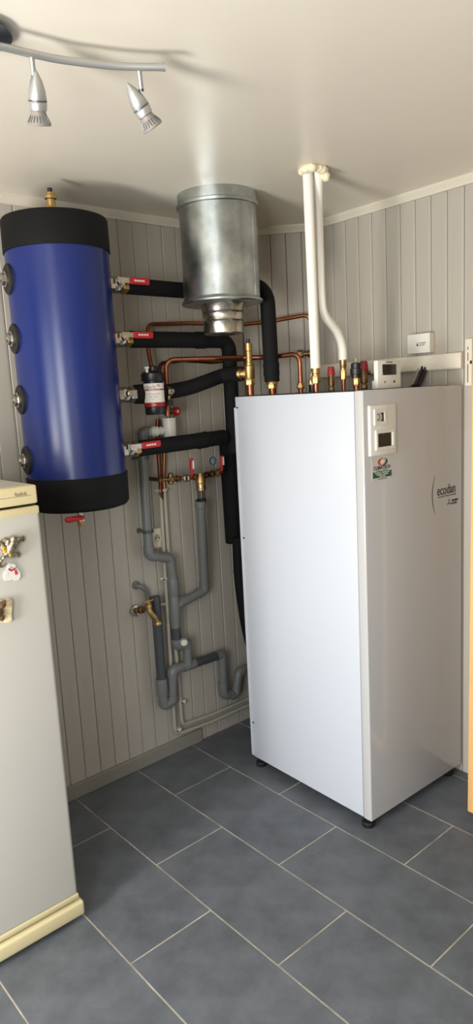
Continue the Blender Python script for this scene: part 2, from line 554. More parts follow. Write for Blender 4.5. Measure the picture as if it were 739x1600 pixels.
mk('display', bx(ex0, ex1, -.0115, -.008, ez0, ez1, .0008, seg=1), 'screen', cp, sm=False)

# installer sticker
sx0, sz1 = FX(580, 717); sx1, _ = FX(612, 713); _, sz0 = FX(581, 752)
st = mk('sticker', bx(sx0, sx1, -.0008, .003, sz0, sz1), 'sticker', unit, sm=False)
st['label'] = 'installer sticker with a red and green ring logo and green box'
def FM(x, z, y=-.0009): return plane_mat((x, y, z), (1, 0, 0), (0, 0, 1))
scx = (sx0 + sx1) / 2; sw = sx1 - sx0; sh = sz1 - sz0
rc = (scx + .004, sz1 - sh * .20)
def crescent(a0, a1, R, shift, m, name):
    bm = BM(); n = 14; o, i = [], []
    for k in range(n + 1):
        a = a0 + (a1 - a0) * k / n; th = .42 * R * math.sin(PI * (k / n) ** .9 if k < n else PI) + .0006
        o.append((rc[0] + 2.0 * R * math.cos(a), rc[1] + R * math.sin(a))); i.append((rc[0] + 2.0 * (R - th) * math.cos(a), rc[1] + (R - th) * math.sin(a)))
    for k in range(n):
        bm.faces.new([bm.verts.new((x, -.0012, z)) for x, z in (o[k], o[k + 1], i[k + 1], i[k])])
    mk(name, bm, m, st, sm=False)
crescent(math.radians(75), math.radians(275), .0135, 0, 'logo_red', 'logo_arc')
crescent(math.radians(-105), math.radians(70), .0135, 0, 'logo_green', 'logo_arc')
bm = BM(); lathe(bm, (rc[0], -.0008, rc[1]), (0, -1, 0), [(0, .0055), (.0006, .0055)], 20); mk('logo_disc', bm, 'logo_cream', st)
text('lettering', 'CLIMATECH', .0165, 'ink', FM(scx, sz1 - sh * .46), st, 'CENTER', sx=1.0, bold=.0005)
text('lettering', 'Energies - Solutions', .0075, 'ink_soft', FM(scx, sz1 - sh * .585), st, 'CENTER')
mk('green_box', bx(sx0 + .006, sx1 - .004, -.0013, 0, sz0 + sh * .10, sz0 + sh * .37), 'sticker_green', st, sm=False)
for k, s in enumerate(('CHAUFFAGE - CLIMATISATION', 'PLOMBERIE - SANITAIRE', 'DEPANNAGE')):
    text('lettering', s, .0056, 'white_print', FM(scx + .001, sz0 + sh * (.315 - .08 * k), -.0014), st, 'CENTER')
text('lettering', 'www.climatech.fr', .007, 'ink_soft', FM(scx, sz0 + sh * .04), st, 'CENTER')

# brand print on the front
a0x, a0z = FX(680, 743); a1x, a1z = FX(680.8, 804); amx, amz = FX(675.2, 775)
bm = BM(); n = 24; pr = []
for k in range(n + 1):
    t = k / n; x = a0x + (amx - a0x) * (1 - (2 * t - 1) ** 2) * 1.0; z = a0z + (a1z - a0z) * t; wdt = .0012 + .0045 * (1 - (2 * t - 1) ** 2)
    pr.append((x - wdt / 2, x + wdt / 2, z))
for k in range(n):
    bm.faces.new([bm.verts.new((x, -.0006, z)) for x, z in ((pr[k][0], pr[k][2]), (pr[k][1], pr[k][2]), (pr[k + 1][1], pr[k + 1][2]), (pr[k + 1][0], pr[k + 1][2]))])
mk('logo_arc', bm, 'arc_green', unit, sm=False)
ex, ez = FX(682.5, 770); exr, ezr = FX(713, 763)
text('lettering', 'ecodan', .052, 'ink', FM(ex, (ez + ezr) / 2 + .004, -.0006), unit, sx=(exr - ex) / .155 * .98, bold=.0004)
text('lettering', 'Renewable Heating Technology', .0092, 'ink_soft', FM(FX(684, 777)[0], FX(684, 777)[1] - .001, -.0006), unit, sx=1.0)
mk('underline', bx(ex + .003, exr, -.0006, .0005, FX(684, 777)[1] + .006, FX(684, 777)[1] + .0068), 'ink_soft', unit, sm=False)
lx, lz = FX(701.5, 785)
bm = BM()
s = .0075
for (dx, dz) in ((0, s * .95), (-s * .95, -s * .55), (s * .95, -s * .55)):
    c = (lx + dx, lz + dz)
    if dx == 0: q = [(0, s), (s * .5, 0), (0, -s), (-s * .5, 0)]
    else:
        sg = 1 if dx > 0 else -1
        q = [(-sg * s * .95, s * .5), (0, s * .5), (sg * s * .95, -s * .5), (0, -s * .5)]
    bm.faces.new([bm.verts.new((c[0] + a, -.0006, c[1] + b)) for a, b in q])
mk('logo_diamonds', bm, 'ink', unit, sm=False)
lx2, lz2 = FX(705.5, 783)
text('lettering', 'MITSUBISHI', .0115, 'ink', FM(lx2, lz2 + .002, -.0006), unit, sx=.72)
text('lettering', 'ELECTRIC', .0115, 'ink', FM(lx2, lz2 - .009, -.0006), unit, sx=.72)

# ------------------------------------------------------------------ buffer tank
TX, TY, TR, TZ0, TZ1 = -0.634, 0.80, 0.177, 1.236, 2.226
tank = thing('buffer_tank', 'blue cylindrical buffer tank with black end caps hung on the panelled wall', 'water tank', (TX, TY, TZ0))
bm = BM(); lathe(bm, (TX, TY, TZ0 + .05), (0, 0, 1), [(0, TR - .002), (TZ1 - TZ0 - .1, TR - .002)], 64)
mk('jacket', bm, 'tank_blue', tank)
bm = BM(); lathe(bm, (TX, TY, TZ1), (0, 0, -1), [(0, .02), (0, TR - .012), (.003, TR - .003), (.010, TR + .0015), (.112, TR + .0025), (.1125, TR - .004)], 64); mk('end_cap', bm, 'tank_black', tank)
bm = BM(); lathe(bm, (TX, TY, TZ0), (0, 0, 1), [(0, .02), (0, TR - .02), (.004, TR - .007), (.016, TR + .0015), (.118, TR + .0025), (.1185, TR - .004)], 64); mk('end_cap', bm, 'tank_black', tank)
ROWZ = [2.025, 1.832, 1.628, 1.420]
for z in ROWZ:
    d = Vector((-1, 0.17, 0)).normalized(); p = Vector((TX, TY, z)) + d * (TR - .014)
    bm = BM(); lathe(bm, p, d, [(0, .05), (.016, .05), (.02, .044), (.018, .026), (.01, .026)], 32); col = mk('port_collar', bm, 'rubber', tank)
    bm = BM(); lathe(bm, p, d, [(.01, .026), (.024, .026), (.026, .02)], 24); hexnut(bm, p + d * .024, d, .012, .02); lathe(bm, p + d * .035, d, [(0, .012), (.006, .011)], 16)
    mk('plug', bm, 'chrome', col)
for z in ROWZ:
    bm = BM(); lathe(bm, (TX + TR - .014, TY, z), (1, 0, 0), [(0, .036), (.02, .036), (.022, .03)], 28); mk('port_collar', bm, 'rubber', tank)
# wall bracket behind the tank
mk('bracket', bx(TX - .05, TX + .05, TY + TR - .01, YB, 1.9, 1.94), 'tank_black', tank)
mk('bracket', bx(TX - .05, TX + .05, TY + TR - .01, YB, 1.4, 1.44), 'tank_black', tank)

p = Vector((PY(80, 322, TY - .08).x, TY - .08, TZ1 - .002))
vent = thing('tank_air_vent', 'small brass automatic air vent on top of the blue tank', 'air vent', tuple(p))
bm = BM(); hexnut(bm, p, (0, 0, 1), .022, .017); lathe(bm, p + Vector((0, 0, .022)), (0, 0, 1), [(0, .0145), (.020, .0145), (.022, .0195), (.030, .0195), (.032, .015), (.042, .013)], 20); mk('body', bm, 'brass', vent)
bm = BM(); lathe(bm, p + Vector((0, 0, .063)), (0, 0, 1), [(0, .008), (.014, .008), (.016, .005)], 14); mk('cap', bm, 'black_plastic', vent)

p = PY(126, 812, TY - .10)
p = Vector((p.x, TY - .10, TZ0))
dv = thing('tank_drain_valve', 'small drain valve with a flat red lever under the blue tank', 'valve', (p.x, p.y, TZ0 - .04))
bm = BM(); lathe(bm, p + Vector((0, 0, .003)), (0, 0, -1), [(0, .010), (.020, .010), (.021, .014), (.038, .014)], 18); mk('body', bm, 'chrome', dv)
bm = BM(); hexnut(bm, p + Vector((0, 0, -.034)), (0, 0, -1), .018, .014); mk('outlet', bm, 'brass', dv)
bm = BM(); sweep(bm, [p + Vector((0, -.018, -.022)), p + Vector((-.02, -.02, -.021)), p + Vector((-.04, -.021, -.020)), p + Vector((-.062, -.022, -.020)), p + Vector((-.068, -.022, -.020))], [.007, .009, .010, .010, .006], 12); mk('lever', bm, 'red', dv)

# ------------------------------------------------------------------ ball valves on the tank ports
RY = 0.80
X0 = TX + TR - .01          # where the port leaves the jacket
def ball_valve(z, label, handle=True, slope=0.0):
    t = thing('ball_valve', label, 'valve', (X0 + .05, RY, z), group='ball valves on the tank ports')
    d = Vector((1, 0, slope)).normalized(); p = Vector((X0, RY, z))
    bm = BM(); lathe(bm, p, d, [(0, .020), (.018, .020)], 20); hexnut(bm, p + d * .018, d, .022, .033); lathe(bm, p + d * .04, d, [(0, .024), (.008, .03), (.028, .03), (.036, .024)], 20)
    mk('body', bm, 'chrome', t)
    bm = BM(); hexnut(bm, p + d * .076, d, .024, .031); mk('nut', bm, 'brass' if handle else 'chrome', t)
    bm = BM(); lathe(bm, p + d * .058 + Vector((0, -.028, .004)), (0, -1, 0), [(0, .013), (.014, .013)], 14); hexnut(bm, p + d * .058 + Vector((0, -.04, .004)), (0, -1, 0), .008, .009); mk('stem', bm, 'chrome', t)
    if handle:
        y = RY - .040
        M_ = plane_mat(p + d * .05 + Vector((0, -.042, .012)), d, (0, 0, 1))
        prism([(-.012, -.008), (.03, -.009), (.05, -.011), (.05, .011), (.03, .009), (-.012, .010)], M_, .003)
        bm = prism([(-.012, -.009), (.03, -.009), (.045, -.011), (.045, .011), (.03, .009), (-.012, .010)], M_, .003); mk('lever_plate', bm, 'chrome', t)
        bm = BM(); box(bm, (.082, 0.0, .003), (.086, .026, .012), .0055, 3, M=M_); g = mk('lever_grip', bm, 'red', t)
        bm = BM()
        for k in range(7): box(bm, (.058 + .0065 * k, 0, .0092), (.0045, .005 if k % 2 else .007, .0006), M=M_)
        mk('grip_print', bm, 'white_print', g, sm=False)
    return t


ball_valve(ROWZ[0], 'nickel ball valve with a red lever on the topmost port of the blue tank')
ball_valve(ROWZ[1], 'nickel ball valve with a red lever on the second port from the tank top')
ball_valve(ROWZ[2], 'nickel valve without red lever between the blue tank and the black filter', handle=False)
ball_valve(ROWZ[3], 'nickel ball valve with a red lever on the lowest port of the blue tank', slope=.03)

# ------------------------------------------------------------------ black insulated pipes
XP = X0 + .1005
IR = 0.0315
def insulated(name, label, pts, bend, r=IR, joints=(), group='black insulated pipes'):
    fp_ = fillet(pts, bend)
    t = thing(name, label, 'pipe', tuple(Vector(pts[0])), group=group)
    n = len(fp_)
    mk('sleeve', sweep(BM(), fp_, r, 20), 'foam_black', t)
    for p, d in joints:
        bm = BM(); d = Vector(d).normalized()
        lathe(bm, Vector(p) - d * .03, d, [(0, r), (.012, r * 1.09), (.03, r * 1.05), (.048, r * 1.1), (.06, r)], 20)
        mk('tape_joint', bm, 'foam_black', t)
    return t


dropA = PUL(421, 500, 0.585)
zA = 2.03
insulated('insulated_pipe', 'black insulated pipe from the topmost tank port, curving down onto the white cabinet',
          [(XP, RY, ROWZ[0]), (-.1, .838, zA), (.085, .838, zA), (dropA.x + .012, dropA.y + .02, zA + .012), (dropA.x, dropA.y, 1.652)], [.3, .3, .12, .085, .1], r=.0305,
          joints=[((dropA.x, dropA.y + .001, 1.70), (0, 0, 1))])
vx = PY(359, 570, RY).x
insulated('insulated_pipe', 'black insulated pipe from the second tank port, turning down behind the white cabinet',
          [(XP, RY, ROWZ[1]), (-.02, RY, ROWZ[1]), (vx, RY, ROWZ[1]), (vx, RY, 1.36)], .045,
          joints=[((-.03, RY, ROWZ[1]), (1, 0, 0))])
p3 = [(-.255, RY - .005, ROWZ[2]), PY(290, 607, RY - .01), PY(318, 598, RY - .03), PY(345, 588, .76), PY(366, 585, .70), PY(377, 584, .655)]
p3 = [Vector(p) for p in p3]
insulated('insulated_pipe', 'black insulated pipe rising gently from the filter to the brass relief valve', catmull(p3, 6), .3, r=.0295)
insulated('insulated_pipe', 'black insulated pipe from the lowest tank port to the thick black riser',
          [(XP, RY, ROWZ[3] + .002), PY(300, 690, RY), PY(350, 683, RY)], .3, joints=[(PY(316, 688, RY), (1, 0, .08))])
# thick lower riser
q = [PY(357, 690, .945), PY(367, 847, .945)]
insulated('insulated_pipe', 'thick black insulated riser with a cut-off lower end behind the cabinet', q, .1, r=.044)
q = [PY(371, 840, .86), PY(374, 905, .86), PY(386, 985, .86), PY(402, 1040, .86)]
insulated('insulated_pipe', 'slim black hose running down from the thick riser behind the cabinet', catmull([Vector(v) for v in q], 6), .3, r=.024)

# ------------------------------------------------------------------ flue duct
DX, DY, DR = -0.045, 0.632, 0.146
duct = thing('flue_duct', 'round galvanised sheet-metal flue duct hanging from the ceiling with a narrower stub below', 'duct', (DX, DY, 1.845))
DZ = 1.962
bm = BM(); lathe(bm, (DX, DY, DZ), (0, 0, 1), [(0, DR), (ZC - DZ, DR)], 64); mk('body', bm, 'galv', duct)
bm = BM(); lathe(bm, (DX, DY, ZC - .052), (0, 0, 1), [(0, DR), (.003, DR + .008), (.012, DR + .009), (.016, DR + .003), (.052, DR + .003)], 64, cap=False); mk('collar', bm, 'galv', duct)
bm = BM(); lathe(bm, (DX, DY, DZ - .012), (0, 0, 1), [(0, .06), (0, DR + .006), (.004, DR + .010), (.010, DR + .010), (.014, DR + .003), (.022, DR)], 64); mk('bottom_rim', bm, 'galv', duct)
bm = BM(); lathe(bm, (DX, DY, DZ - .010), (0, 0, -1), [(0, .092), (.008, .086), (.022, .082), (.03, .079), (.034, .082), (.038, .079), (.062, .078), (.066, .081), (.07, .078), (.11, .077), (.113, .074), (.112, .066)], 48); mk('stub', bm, 'steel', duct)
bm = BM(); bx(DX - .0035, DX + .0035, DY - DR - .0014, DY - DR + .003, DZ + .01, ZC - .055, bm=bm)
a = math.radians(20)
bmesh.ops.rotate(bm, verts=bm.verts[:], cent=(DX, DY, 0), matrix=Matrix.Rotation(a, 3, 'Z'))
mk('seam', bm, 'galv', duct, sm=False)

# ------------------------------------------------------------------ white lagged pipes from the ceiling
cz = PZ(489, 262, ZC)
bot1 = PUL(493, 575, 0.27); bot2 = PUL(536, 562, 0.27)
w1 = Vector((cz.x - .014, cz.y + .012, ZC)); w2 = Vector((cz.x + .016, cz.y - .010, ZC))
WR = .0172
wp = thing('lagged_pipe', 'straight white lagged pipe dropping from the ceiling to a brass nut on the cabinet', 'pipe', tuple(bot1), group='white lagged pipes')
mk('lagging', sweep(BM(), catmull([w1, w1.lerp(bot1, .5) + Vector((0, 0, 0)), bot1], 8), .0178, 20), 'pipe_white', wp)
wp2 = thing('lagged_pipe', 'white lagged pipe dropping from the ceiling and swinging aside above the cabinet', 'pipe', tuple(bot2), group='white lagged pipes')
ctr = [w2, PUL(497, 330, .245), PUL(499, 400, .25), PUL(502, 468, .255), PUL(508, 494, .26), PUL(526, 518, .265), PUL(534, 540, .27), bot2]
mk('lagging', sweep(BM(), catmull(ctr, 6), WR, 20), 'pipe_white', wp2)
# expanding foam
bm = BM()
for k in range(16):
    a = 2 * PI * k / 16; r = .026 + random.uniform(0, .008); s = random.uniform(.013, .019)
    blob(bm, (cz.x + r * 1.25 * math.cos(a), cz.y + r * math.sin(a), ZC - s * .55), (s, s, s * .8), 2, .06)
for k in range(4):
    blob(bm, (cz.x + .035 + random.uniform(-.01, .012), cz.y - .025 + random.uniform(-.012, .012), ZC - .022 - random.uniform(0, .01)), (.011, .011, .015), 2, .1)
tag(mk('expanding_foam', bm, 'spray_foam'), 'lumpy cream foam seal around the white pipes at the ceiling', 'foam seal')

# ------------------------------------------------------------------ fittings on top of the cabinet
UT = UH + .001
def top(u, yl):            # plan point on the cabinet top seen at column u, near its top edge
    p = PUL(u, 604, yl); return Vector((p.x, p.y, UT))
Zd = Vector((0, 0, 1))
def zof(u, v, p):          # height on the vertical through p for image row v
    d = ray(u, v); h = Vector((p.x - CAM.x, p.y - CAM.y)); dh = Vector((d.x, d.y))
    return CAM.z + d.z * (h.dot(dh) / dh.dot(dh))

# brass relief valve with side outlet
p = top(391, .625)
rv = thing('relief_valve', 'tall brass relief valve with black cap joined to the black insulated pipe', 'valve', tuple(p))
z1 = zof(385, 545, p); zz = lambda v: zof(388, v, p) - UT
bm = BM(); lathe(bm, p, Zd, [(0, .014), (zz(597), .014)], 16); mk('copper_stub', bm, 'copper', rv)
bm = BM(); hexnut(bm, p + Zd * zz(602), Zd, .026, .020); lathe(bm, p + Zd * zz(594), Zd, [(0, .016), (.006, .0205), (.055, .0205), (.058, .017), (.066, .017), (.068, .014), (.113, .0125), (.115, .015), (.143, .015)], 20); mk('body', bm, 'brass', rv)
bm = BM(); lathe(bm, p + Zd * (zz(594) + .143), Zd, [(0, .007), (.015, .007), (.017, .005)], 12); mk('cap', bm, 'black_plastic', rv)
e3 = p3[-1]; tz = Vector((p.x, p.y, e3.z))
dd = (tz - e3); L = dd.length
bm = BM(); lathe(bm, e3 - dd.normalized() * .012, dd, [(0, .022), (.012, .022), (.014, .017), (.022, .017), (.024, .021), (.034, .021), (.036, .015), (L + .012, .015)], 20); mk('side_outlet', bm, 'brass', rv)

# nut below the insulated drop
p = Vector((dropA.x, dropA.y, UT))
nf = thing('pipe_union', 'brass union on a copper stub under the black insulated pipe on the cabinet', 'pipe fitting', tuple(p), group='unions on the cabinet top')
bm = BM(); lathe(bm, p, Zd, [(0, .014), (.03, .014)], 16); mk('copper_stub', bm, 'copper', nf)
bm = BM(); hexnut(bm, p + Zd * .022, Zd, .018, .021); lathe(bm, p + Zd * .04, Zd, [(0, .024), (.008, .024), (.016, .018)], 20); mk('nut', bm, 'brass', nf)

# union of the copper line
pC = top(470, .50)
nf = thing('pipe_union', 'brass nut joining the bent copper pipe to the cabinet top', 'pipe fitting', tuple(pC), group='unions on the cabinet top')
bm = BM(); lathe(bm, pC, Zd, [(0, .010), (.02, .010)], 16); mk('copper_stub', bm, 'copper', nf)
bm = BM(); hexnut(bm, pC + Zd * .016, Zd, .016, .016); lathe(bm, pC + Zd * .032, Zd, [(0, .0145), (.006, .0145), (.009, .011)], 16); mk('nut', bm, 'brass', nf)

# unions of the white pipes
def white_union(b, label, r):
    p = Vector((b.x, b.y, UT))
    t = thing('pipe_union', label, 'pipe fitting', tuple(p), group='unions on the cabinet top')
    h = b.z - UT
    bm = BM(); lathe(bm, p, Zd, [(0, r * .6), (h * .42, r * .6)], 16); mk('copper_stub', bm, 'copper', t)
    bm = BM(); hexnut(bm, p + Zd * (h * .36), Zd, h * .32, r * 1.05); lathe(bm, p + Zd * (h * .68), Zd, [(0, r * .85), (h * .08, r * .85), (h * .1, r), (h * .36, r * .98)], 20); mk('nut', bm, 'brass', t)


white_union(bot1, 'brass flare nut under the straight white lagged pipe', .016)
white_union(bot2, 'slimmer brass flare nut under the swinging white lagged pipe', .0125)

# black drain cock left of the white pipe, further back
p = top(488, .40)
dc = thing('drain_cock', 'small black and brass drain cock behind the straight white pipe', 'valve', tuple(p))
bm = BM(); lathe(bm, p, Zd, [(0, .014), (.028, .014), (.03, .009)], 16); mk('base', bm, 'black_plastic', dc)
bm = BM(); hexnut(bm, p + Zd * .028, Zd, .02, .014); lathe(bm, p + Zd * .048, Zd, [(0, .008), (.03, .008)], 12); mk('body', bm, 'brass', dc)
bm = BM(); lathe(bm, p + Zd * .062 + Vector((-.006, -.006, 0)), (-.6, -.8, 0), [(0, .008), (.006, .008)], 14); mk('dial', bm, 'gauge_blue', dc)

def red_valve(u, yl, label, s=1.0):
    p = top(u, yl)
    t = thing('safety_valve', label, 'valve', tuple(p), group='red-capped safety valves')
    bm = BM(); hexnut(bm, p, Zd, .018 * s, .014 * s); lathe(bm, p + Zd * .018 * s, Zd, [(0, .010 * s), (.006 * s, .010 * s), (.008 * s, .0155 * s), (.04 * s, .0165 * s), (.046 * s, .013 * s), (.055 * s, .013 * s)], 18); mk('body', bm, 'brass_dark', t)
    bm = BM(); lathe(bm, p + Zd * .066 * s, (.6, .8, 0) if u < 540 else (.8, -.6, 0), [(0, .008), (.026 * s, .008)], 12)
    mk('outlet', bm, 'brass_dark', t)
    bm = BM(); lathe(bm, p + Zd * .073 * s, Zd, [(0, .019 * s), (.022 * s, .017 * s), (.038 * s, .0145 * s), (.04 * s, .012 * s)], 10); mk('cap', bm, 'red_cap', t)


red_valve(518, .33, 'red-capped brass safety valve between the two white lagged pipes', .82)
red_valve(569, .36, 'red-capped brass safety valve behind the black pressure head', 1.0)
p = top(557, .16)
pv = thing('air_vent', 'fat black pressure head on a brass nut at the front of the cabinet top', 'air vent', tuple(p))
bm = BM(); lathe(bm, p, Zd, [(0, .0115), (.02, .0115)], 16); mk('copper_stub', bm, 'copper', pv)
bm = BM(); hexnut(bm, p + Zd * .016, Zd, .028, .0145); mk('nut', bm, 'brass', pv)
bm = BM(); lathe(bm, p + Zd * .042, Zd, [(0, .012), (.003, .018), (.012, .019), (.014, .0215), (.034, .0215), (.036, .0185), (.052, .0185), (.056, .012)], 16); mk('head', bm, 'black_plastic', pv)
bm = BM(); lathe(bm, p + Zd * .097, Zd, [(0, .004), (.016, .003)], 10); mk('pin', bm, 'chrome', pv)

# ------------------------------------------------------------------ copper pipes
CRr = .0088
def cham(u, v, off): return hit(u, v, CH0 + cnr * off, cnr)
YCu = .955
pA = [PY(240, 590, .90), PY(232, 548, .93), PY(231, 507, YCu), PY(300, 505, YCu), PY(372, 508, YCu - .01), cham(425, 502, .06), cham(485, 491, .05), cham(487, 548, .045)]
tag(mk('copper_pipe', tube(pA, CRr, .03, 12), 'copper'), 'upper copper pipe passing behind the metal flue duct and along the boxed corner', 'pipe', 'copper pipes')
pB = [PY(262, 650, .845), PY(259, 562, .845), PY(335, 560, .745), PY(380, 559, .74), Vector((pC.x - .03, pC.y + .12, zof(452, 555, pC))), Vector((pC.x, pC.y, zof(470, 553, pC) + .002)), pC + Zd * .03]
tag(mk('copper_pipe', tube(pB, .0095, .035, 12), 'copper'), 'copper pipe bending down to the brass nut on the cabinet top', 'pipe', 'copper pipes')
pB2 = [PY(247, 600, .89), PY(250, 568, .90), PY(285, 563, .90), PY(330, 566, .90), cham(420, 558, .07), cham(474, 553, .06)]
tag(mk('copper_pipe', tube(pB2, .0082, .03, 12), 'copper_dark'), 'dull copper pipe running level just behind the bent one', 'pipe', 'copper pipes')
# compression fitting at the corner
pe = pB2[-1]
ct = thing('compression_fitting', 'dark brass elbow fitting on the boxed corner beside the white pipes', 'pipe fitting', tuple(pe))
bm = BM(); hexnut(bm, pe - cdn * .026, cdn, .026, .018); lathe(bm, pe, cdn, [(0, .011), (.02, .011), (.022, .016), (.038, .016)], 14); mk('body', bm, 'brass_dark', ct)
bm = BM(); lathe(bm, pe + cdn * .028, -cnr, [(0, .012), (pe.dot(cnr) - CH0.dot(cnr), .012)], 14); mk('wall_stub', bm, 'copper_dark', ct)

# ------------------------------------------------------------------ magnetic filter
fc = PY(240, 610, .765)
FXc, FYc = fc.x, .765
fz = lambda v: zof(240, v, Vector((FXc, FYc, 0)))
zt, zbm = fz(577), fz(648)
flt = thing('magnetic_filter', 'black cylindrical sludge filter with a white and red label in the tank return', 'filter', (FXc, FYc, zbm))
H = zt - zbm
bm = BM(); lathe(bm, (FXc, FYc, zbm), Zd, [(0, .012), (0, .034), (.006, .038), (H * .16, .038), (H * .17, .0395), (H * .70, .0395), (H * .71, .036), (H * .74, .036)], 40); mk('body', bm, 'black_plastic', flt)
bm = BM(); lathe(bm, (FXc, FYc, zbm + H * .735), Zd, [(0, .042), (.004, .0445), (H * .17, .0445), (H * .19, .040), (H * .23, .030)], 12); lathe(bm, (FXc + .004, FYc, zbm + H * .95), Zd, [(0, .018), (.018, .018), (.022, .014)], 10); mk('cap', bm, 'black_plastic', flt)
bm = BM(); lathe(bm, (FXc - .032, FYc - .012, zbm + H * .93), Zd, [(0, .006), (.014, .006), (.015, .010), (.021, .010)], 12); mk('bleed_screw', bm, 'dirt_white', flt)
# label wraps the side that faces the room
def wrap(r, a0, a1, z0, z1, n=16):
    bm = BM()
    for k in range(n):
        q = [(FXc + r * math.cos(a), FYc + r * math.sin(a), z) for a, z in ((a0 + (a1 - a0) * k / n, z0), (a0 + (a1 - a0) * (k + 1) / n, z0), (a0 + (a1 - a0) * (k + 1) / n, z1), (a0 + (a1 - a0) * k / n, z1))]
        bm.faces.new([bm.verts.new(v) for v in q])
    bmesh.ops.remove_doubles(bm, verts=bm.verts[:], dist=1e-6)
    return bm
A0, A1 = math.radians(170), math.radians(320)
lb = mk('label', wrap(.0400, A0, A1, zbm + H * .27, zbm + H * .69), 'label_paper', flt)
mk('label_band', wrap(.0403, A0, A1, zbm + H * .18, zbm + H * .272), 'red_dark', lb)
mk('label_stripe', wrap(.0403, math.radians(182), A1, zbm + H * .535, zbm + H * .565), 'red_dark', lb)
def wrap_text(body, size, z, m, ac, r=.0404):
    cu = bpy.data.curves.new('tmp_text', 'FONT'); cu.body = body; cu.size = size; cu.align_x = 'CENTER'; cu.align_y = 'CENTER'; cu.resolution_u = 2
    t = bpy.data.objects.new('tmp_text', cu); C.objects.link(t)
    me = bpy.data.meshes.new_from_object(t.evaluated_get(bpy.context.evaluated_depsgraph_get()))
    bpy.data.objects.remove(t); bpy.data.curves.remove(cu)
    bm = BM(); bm.from_mesh(me); bpy.data.meshes.remove(me)
    for v in bm.verts:
        a = ac + v.co.x / r; v.co = Vector((FXc + r * math.cos(a), FYc + r * math.sin(a), z + v.co.y))
    return mk('lettering', bm, m, lb, sm=False)
AC = math.atan2(CAM.y - FYc, CAM.x - FXc)
wrap_text('ntech\u2122', .021, zbm + H * .61, 'ink_soft', AC - .12)
wrap_text('MAGNETIC FILTER', .0055, zbm + H * .55, 'white_print', AC + .05, .0407)
for k, s in enumerate(('protects heating systems', 'against sludge', 'scale')):
    wrap_text(s, .0055, zbm + H * (.46 - .06 * k), 'ink_soft', AC - .1)
wrap_text('www', .007, zbm + H * .225, 'white_print', AC, .0407)
bm = BM(); lathe(bm, (X0 + .098, RY, ROWZ[2]), (1, 0, 0), [(0, .022), (.006, .036), (.05, .038), (.07, .030), (.13, .030)], 18); mk('side_connector', bm, 'foam_black', flt)
bm = BM(); cyl((FXc, FYc + .03, ROWZ[2]), (FXc, RY, ROWZ[2]), .022, 16, bm); mk('neck', bm, 'black_plastic', flt)
p = PY(264, 612, .77)
fv = thing('filter_valve', 'small nickel isolating valve with black knob beside the filter', 'valve', tuple(p))
bm = BM(); hexnut(bm, p - Vector((.012, 0, 0)), (1, 0, 0), .022, .019); lathe(bm, p + Vector((0, -.014, .002)), (0, -1, 0), [(0, .008), (.012, .008)], 12); mk('body', bm, 'chrome', fv)
pk = PY(267, 629, .76)
bm = BM(); lathe(bm, pk + Vector((0, .02, 0)), (-.2, -1, 0), [(0, .006), (.012, .006), (.013, .013), (.024, .013)], 16); mk('knob', bm, 'black_plastic', fv)
bm = BM(); cyl(p, Vector((pk.x, pk.y + .012, pk.z)), .008, 12, bm); mk('stem', bm, 'brass_dark', fv)

# ------------------------------------------------------------------ funnel (tundish) and safety group
YW = .93
tp = PY(265, 668, YW)
td = thing('tundish', 'white plastic drain funnel under the red safety valve', 'drain funnel', (tp.x, YW, tp.z - .05))
zc0 = zof(265, 686, Vector((tp.x, YW, 0))); zc1 = zof(265, 653, Vector((tp.x, YW, 0)))
bm = BM(); lathe(bm, (tp.x, YW, zc0), Zd, [(0, .012), (0, .027), (zc1 - zc0, .029), (zc1 - zc0, .026), (.02, .024)], 28, cap=False); mk('cup', bm, 'plastic_white', td)
pl = PY(231, 675, YW)
bm = BM(); lathe(bm, (tp.x - .02, YW, pl.z), (-1, 0, 0), [(0, .014), (.02, .014), (.021, .017), (.034, .017), (.035, .014), (.045, .014), (.046, .021), (.064, .021), (.066, .016), (.074, .016), (.075, .019), (tp.x - .02 - pl.x, .019)], 20); mk('side_connector', bm, 'plastic_white', td)
p = PY(273, 643, YW - .02)
sg = thing('safety_group', 'brass safety group with a red knob above the white drain funnel', 'valve', tuple(PY(262, 655, YW)))
bm = BM(); b0 = PY(262, 640, YW); lathe(bm, b0 - Zd * .045, Zd, [(0, .008), (.02, .008), (.022, .016), (.05, .016), (.06, .010), (.09, .010)], 16); cyl(b0, p, .010, 12, bm); mk('body', bm, 'brass_dark', sg)
bm = BM(); lathe(bm, p - Vector((-.004, -.01, 0)), (.35, -1, 0), [(0, .012), (.004, .018), (.02, .018), (.024, .014)], 12); kn = mk('knob', bm, 'red', sg)
bm = BM(); lathe(bm, p + Vector((.006, -.014, 0)), (.35, -1, 0), [(0, .007), (.002, .006)], 12); mk('knob_cap', bm, 'white_print', kn)

# ------------------------------------------------------------------ thin vertical pipes
Yt = YB - .022
va = [PY(246, 655, .968), PY(247, 700, .970), PY(250, 745, Yt - .01), PY(252, 780, Yt)]
tag(mk('riser_pipe', tube(va, .0085, .05, 12), 'copper_dark'), 'dark copper riser with the fill branch below the filter', 'pipe', 'thin wall pipes')
vb = [PY(260, 653, .972), PY(257, 700, .975), PY(256, 745, Yt), PY(257, 772, Yt)]
tag(mk('riser_pipe', tube(vb, .0075, .05, 12), 'copper'), 'shiny copper riser dropping from the safety group', 'pipe', 'thin wall pipes')
c1 = [PY(251, 772, Yt), PY(256, 860, Yt), PY(264, 990, Yt), PY(269, 1080, Yt), PY(273.5, 1146, Yt), PY(330, 1128, Yt), PY(396, 1098, Yt)]
c1[4] = PY(274, 1148, Yt)
tag(mk('riser_pipe', tube(c1, .0085, .035, 12), 'pipe_cream'), 'cream-painted pipe whose lower bend runs just above the skirting', 'pipe', 'thin wall pipes')
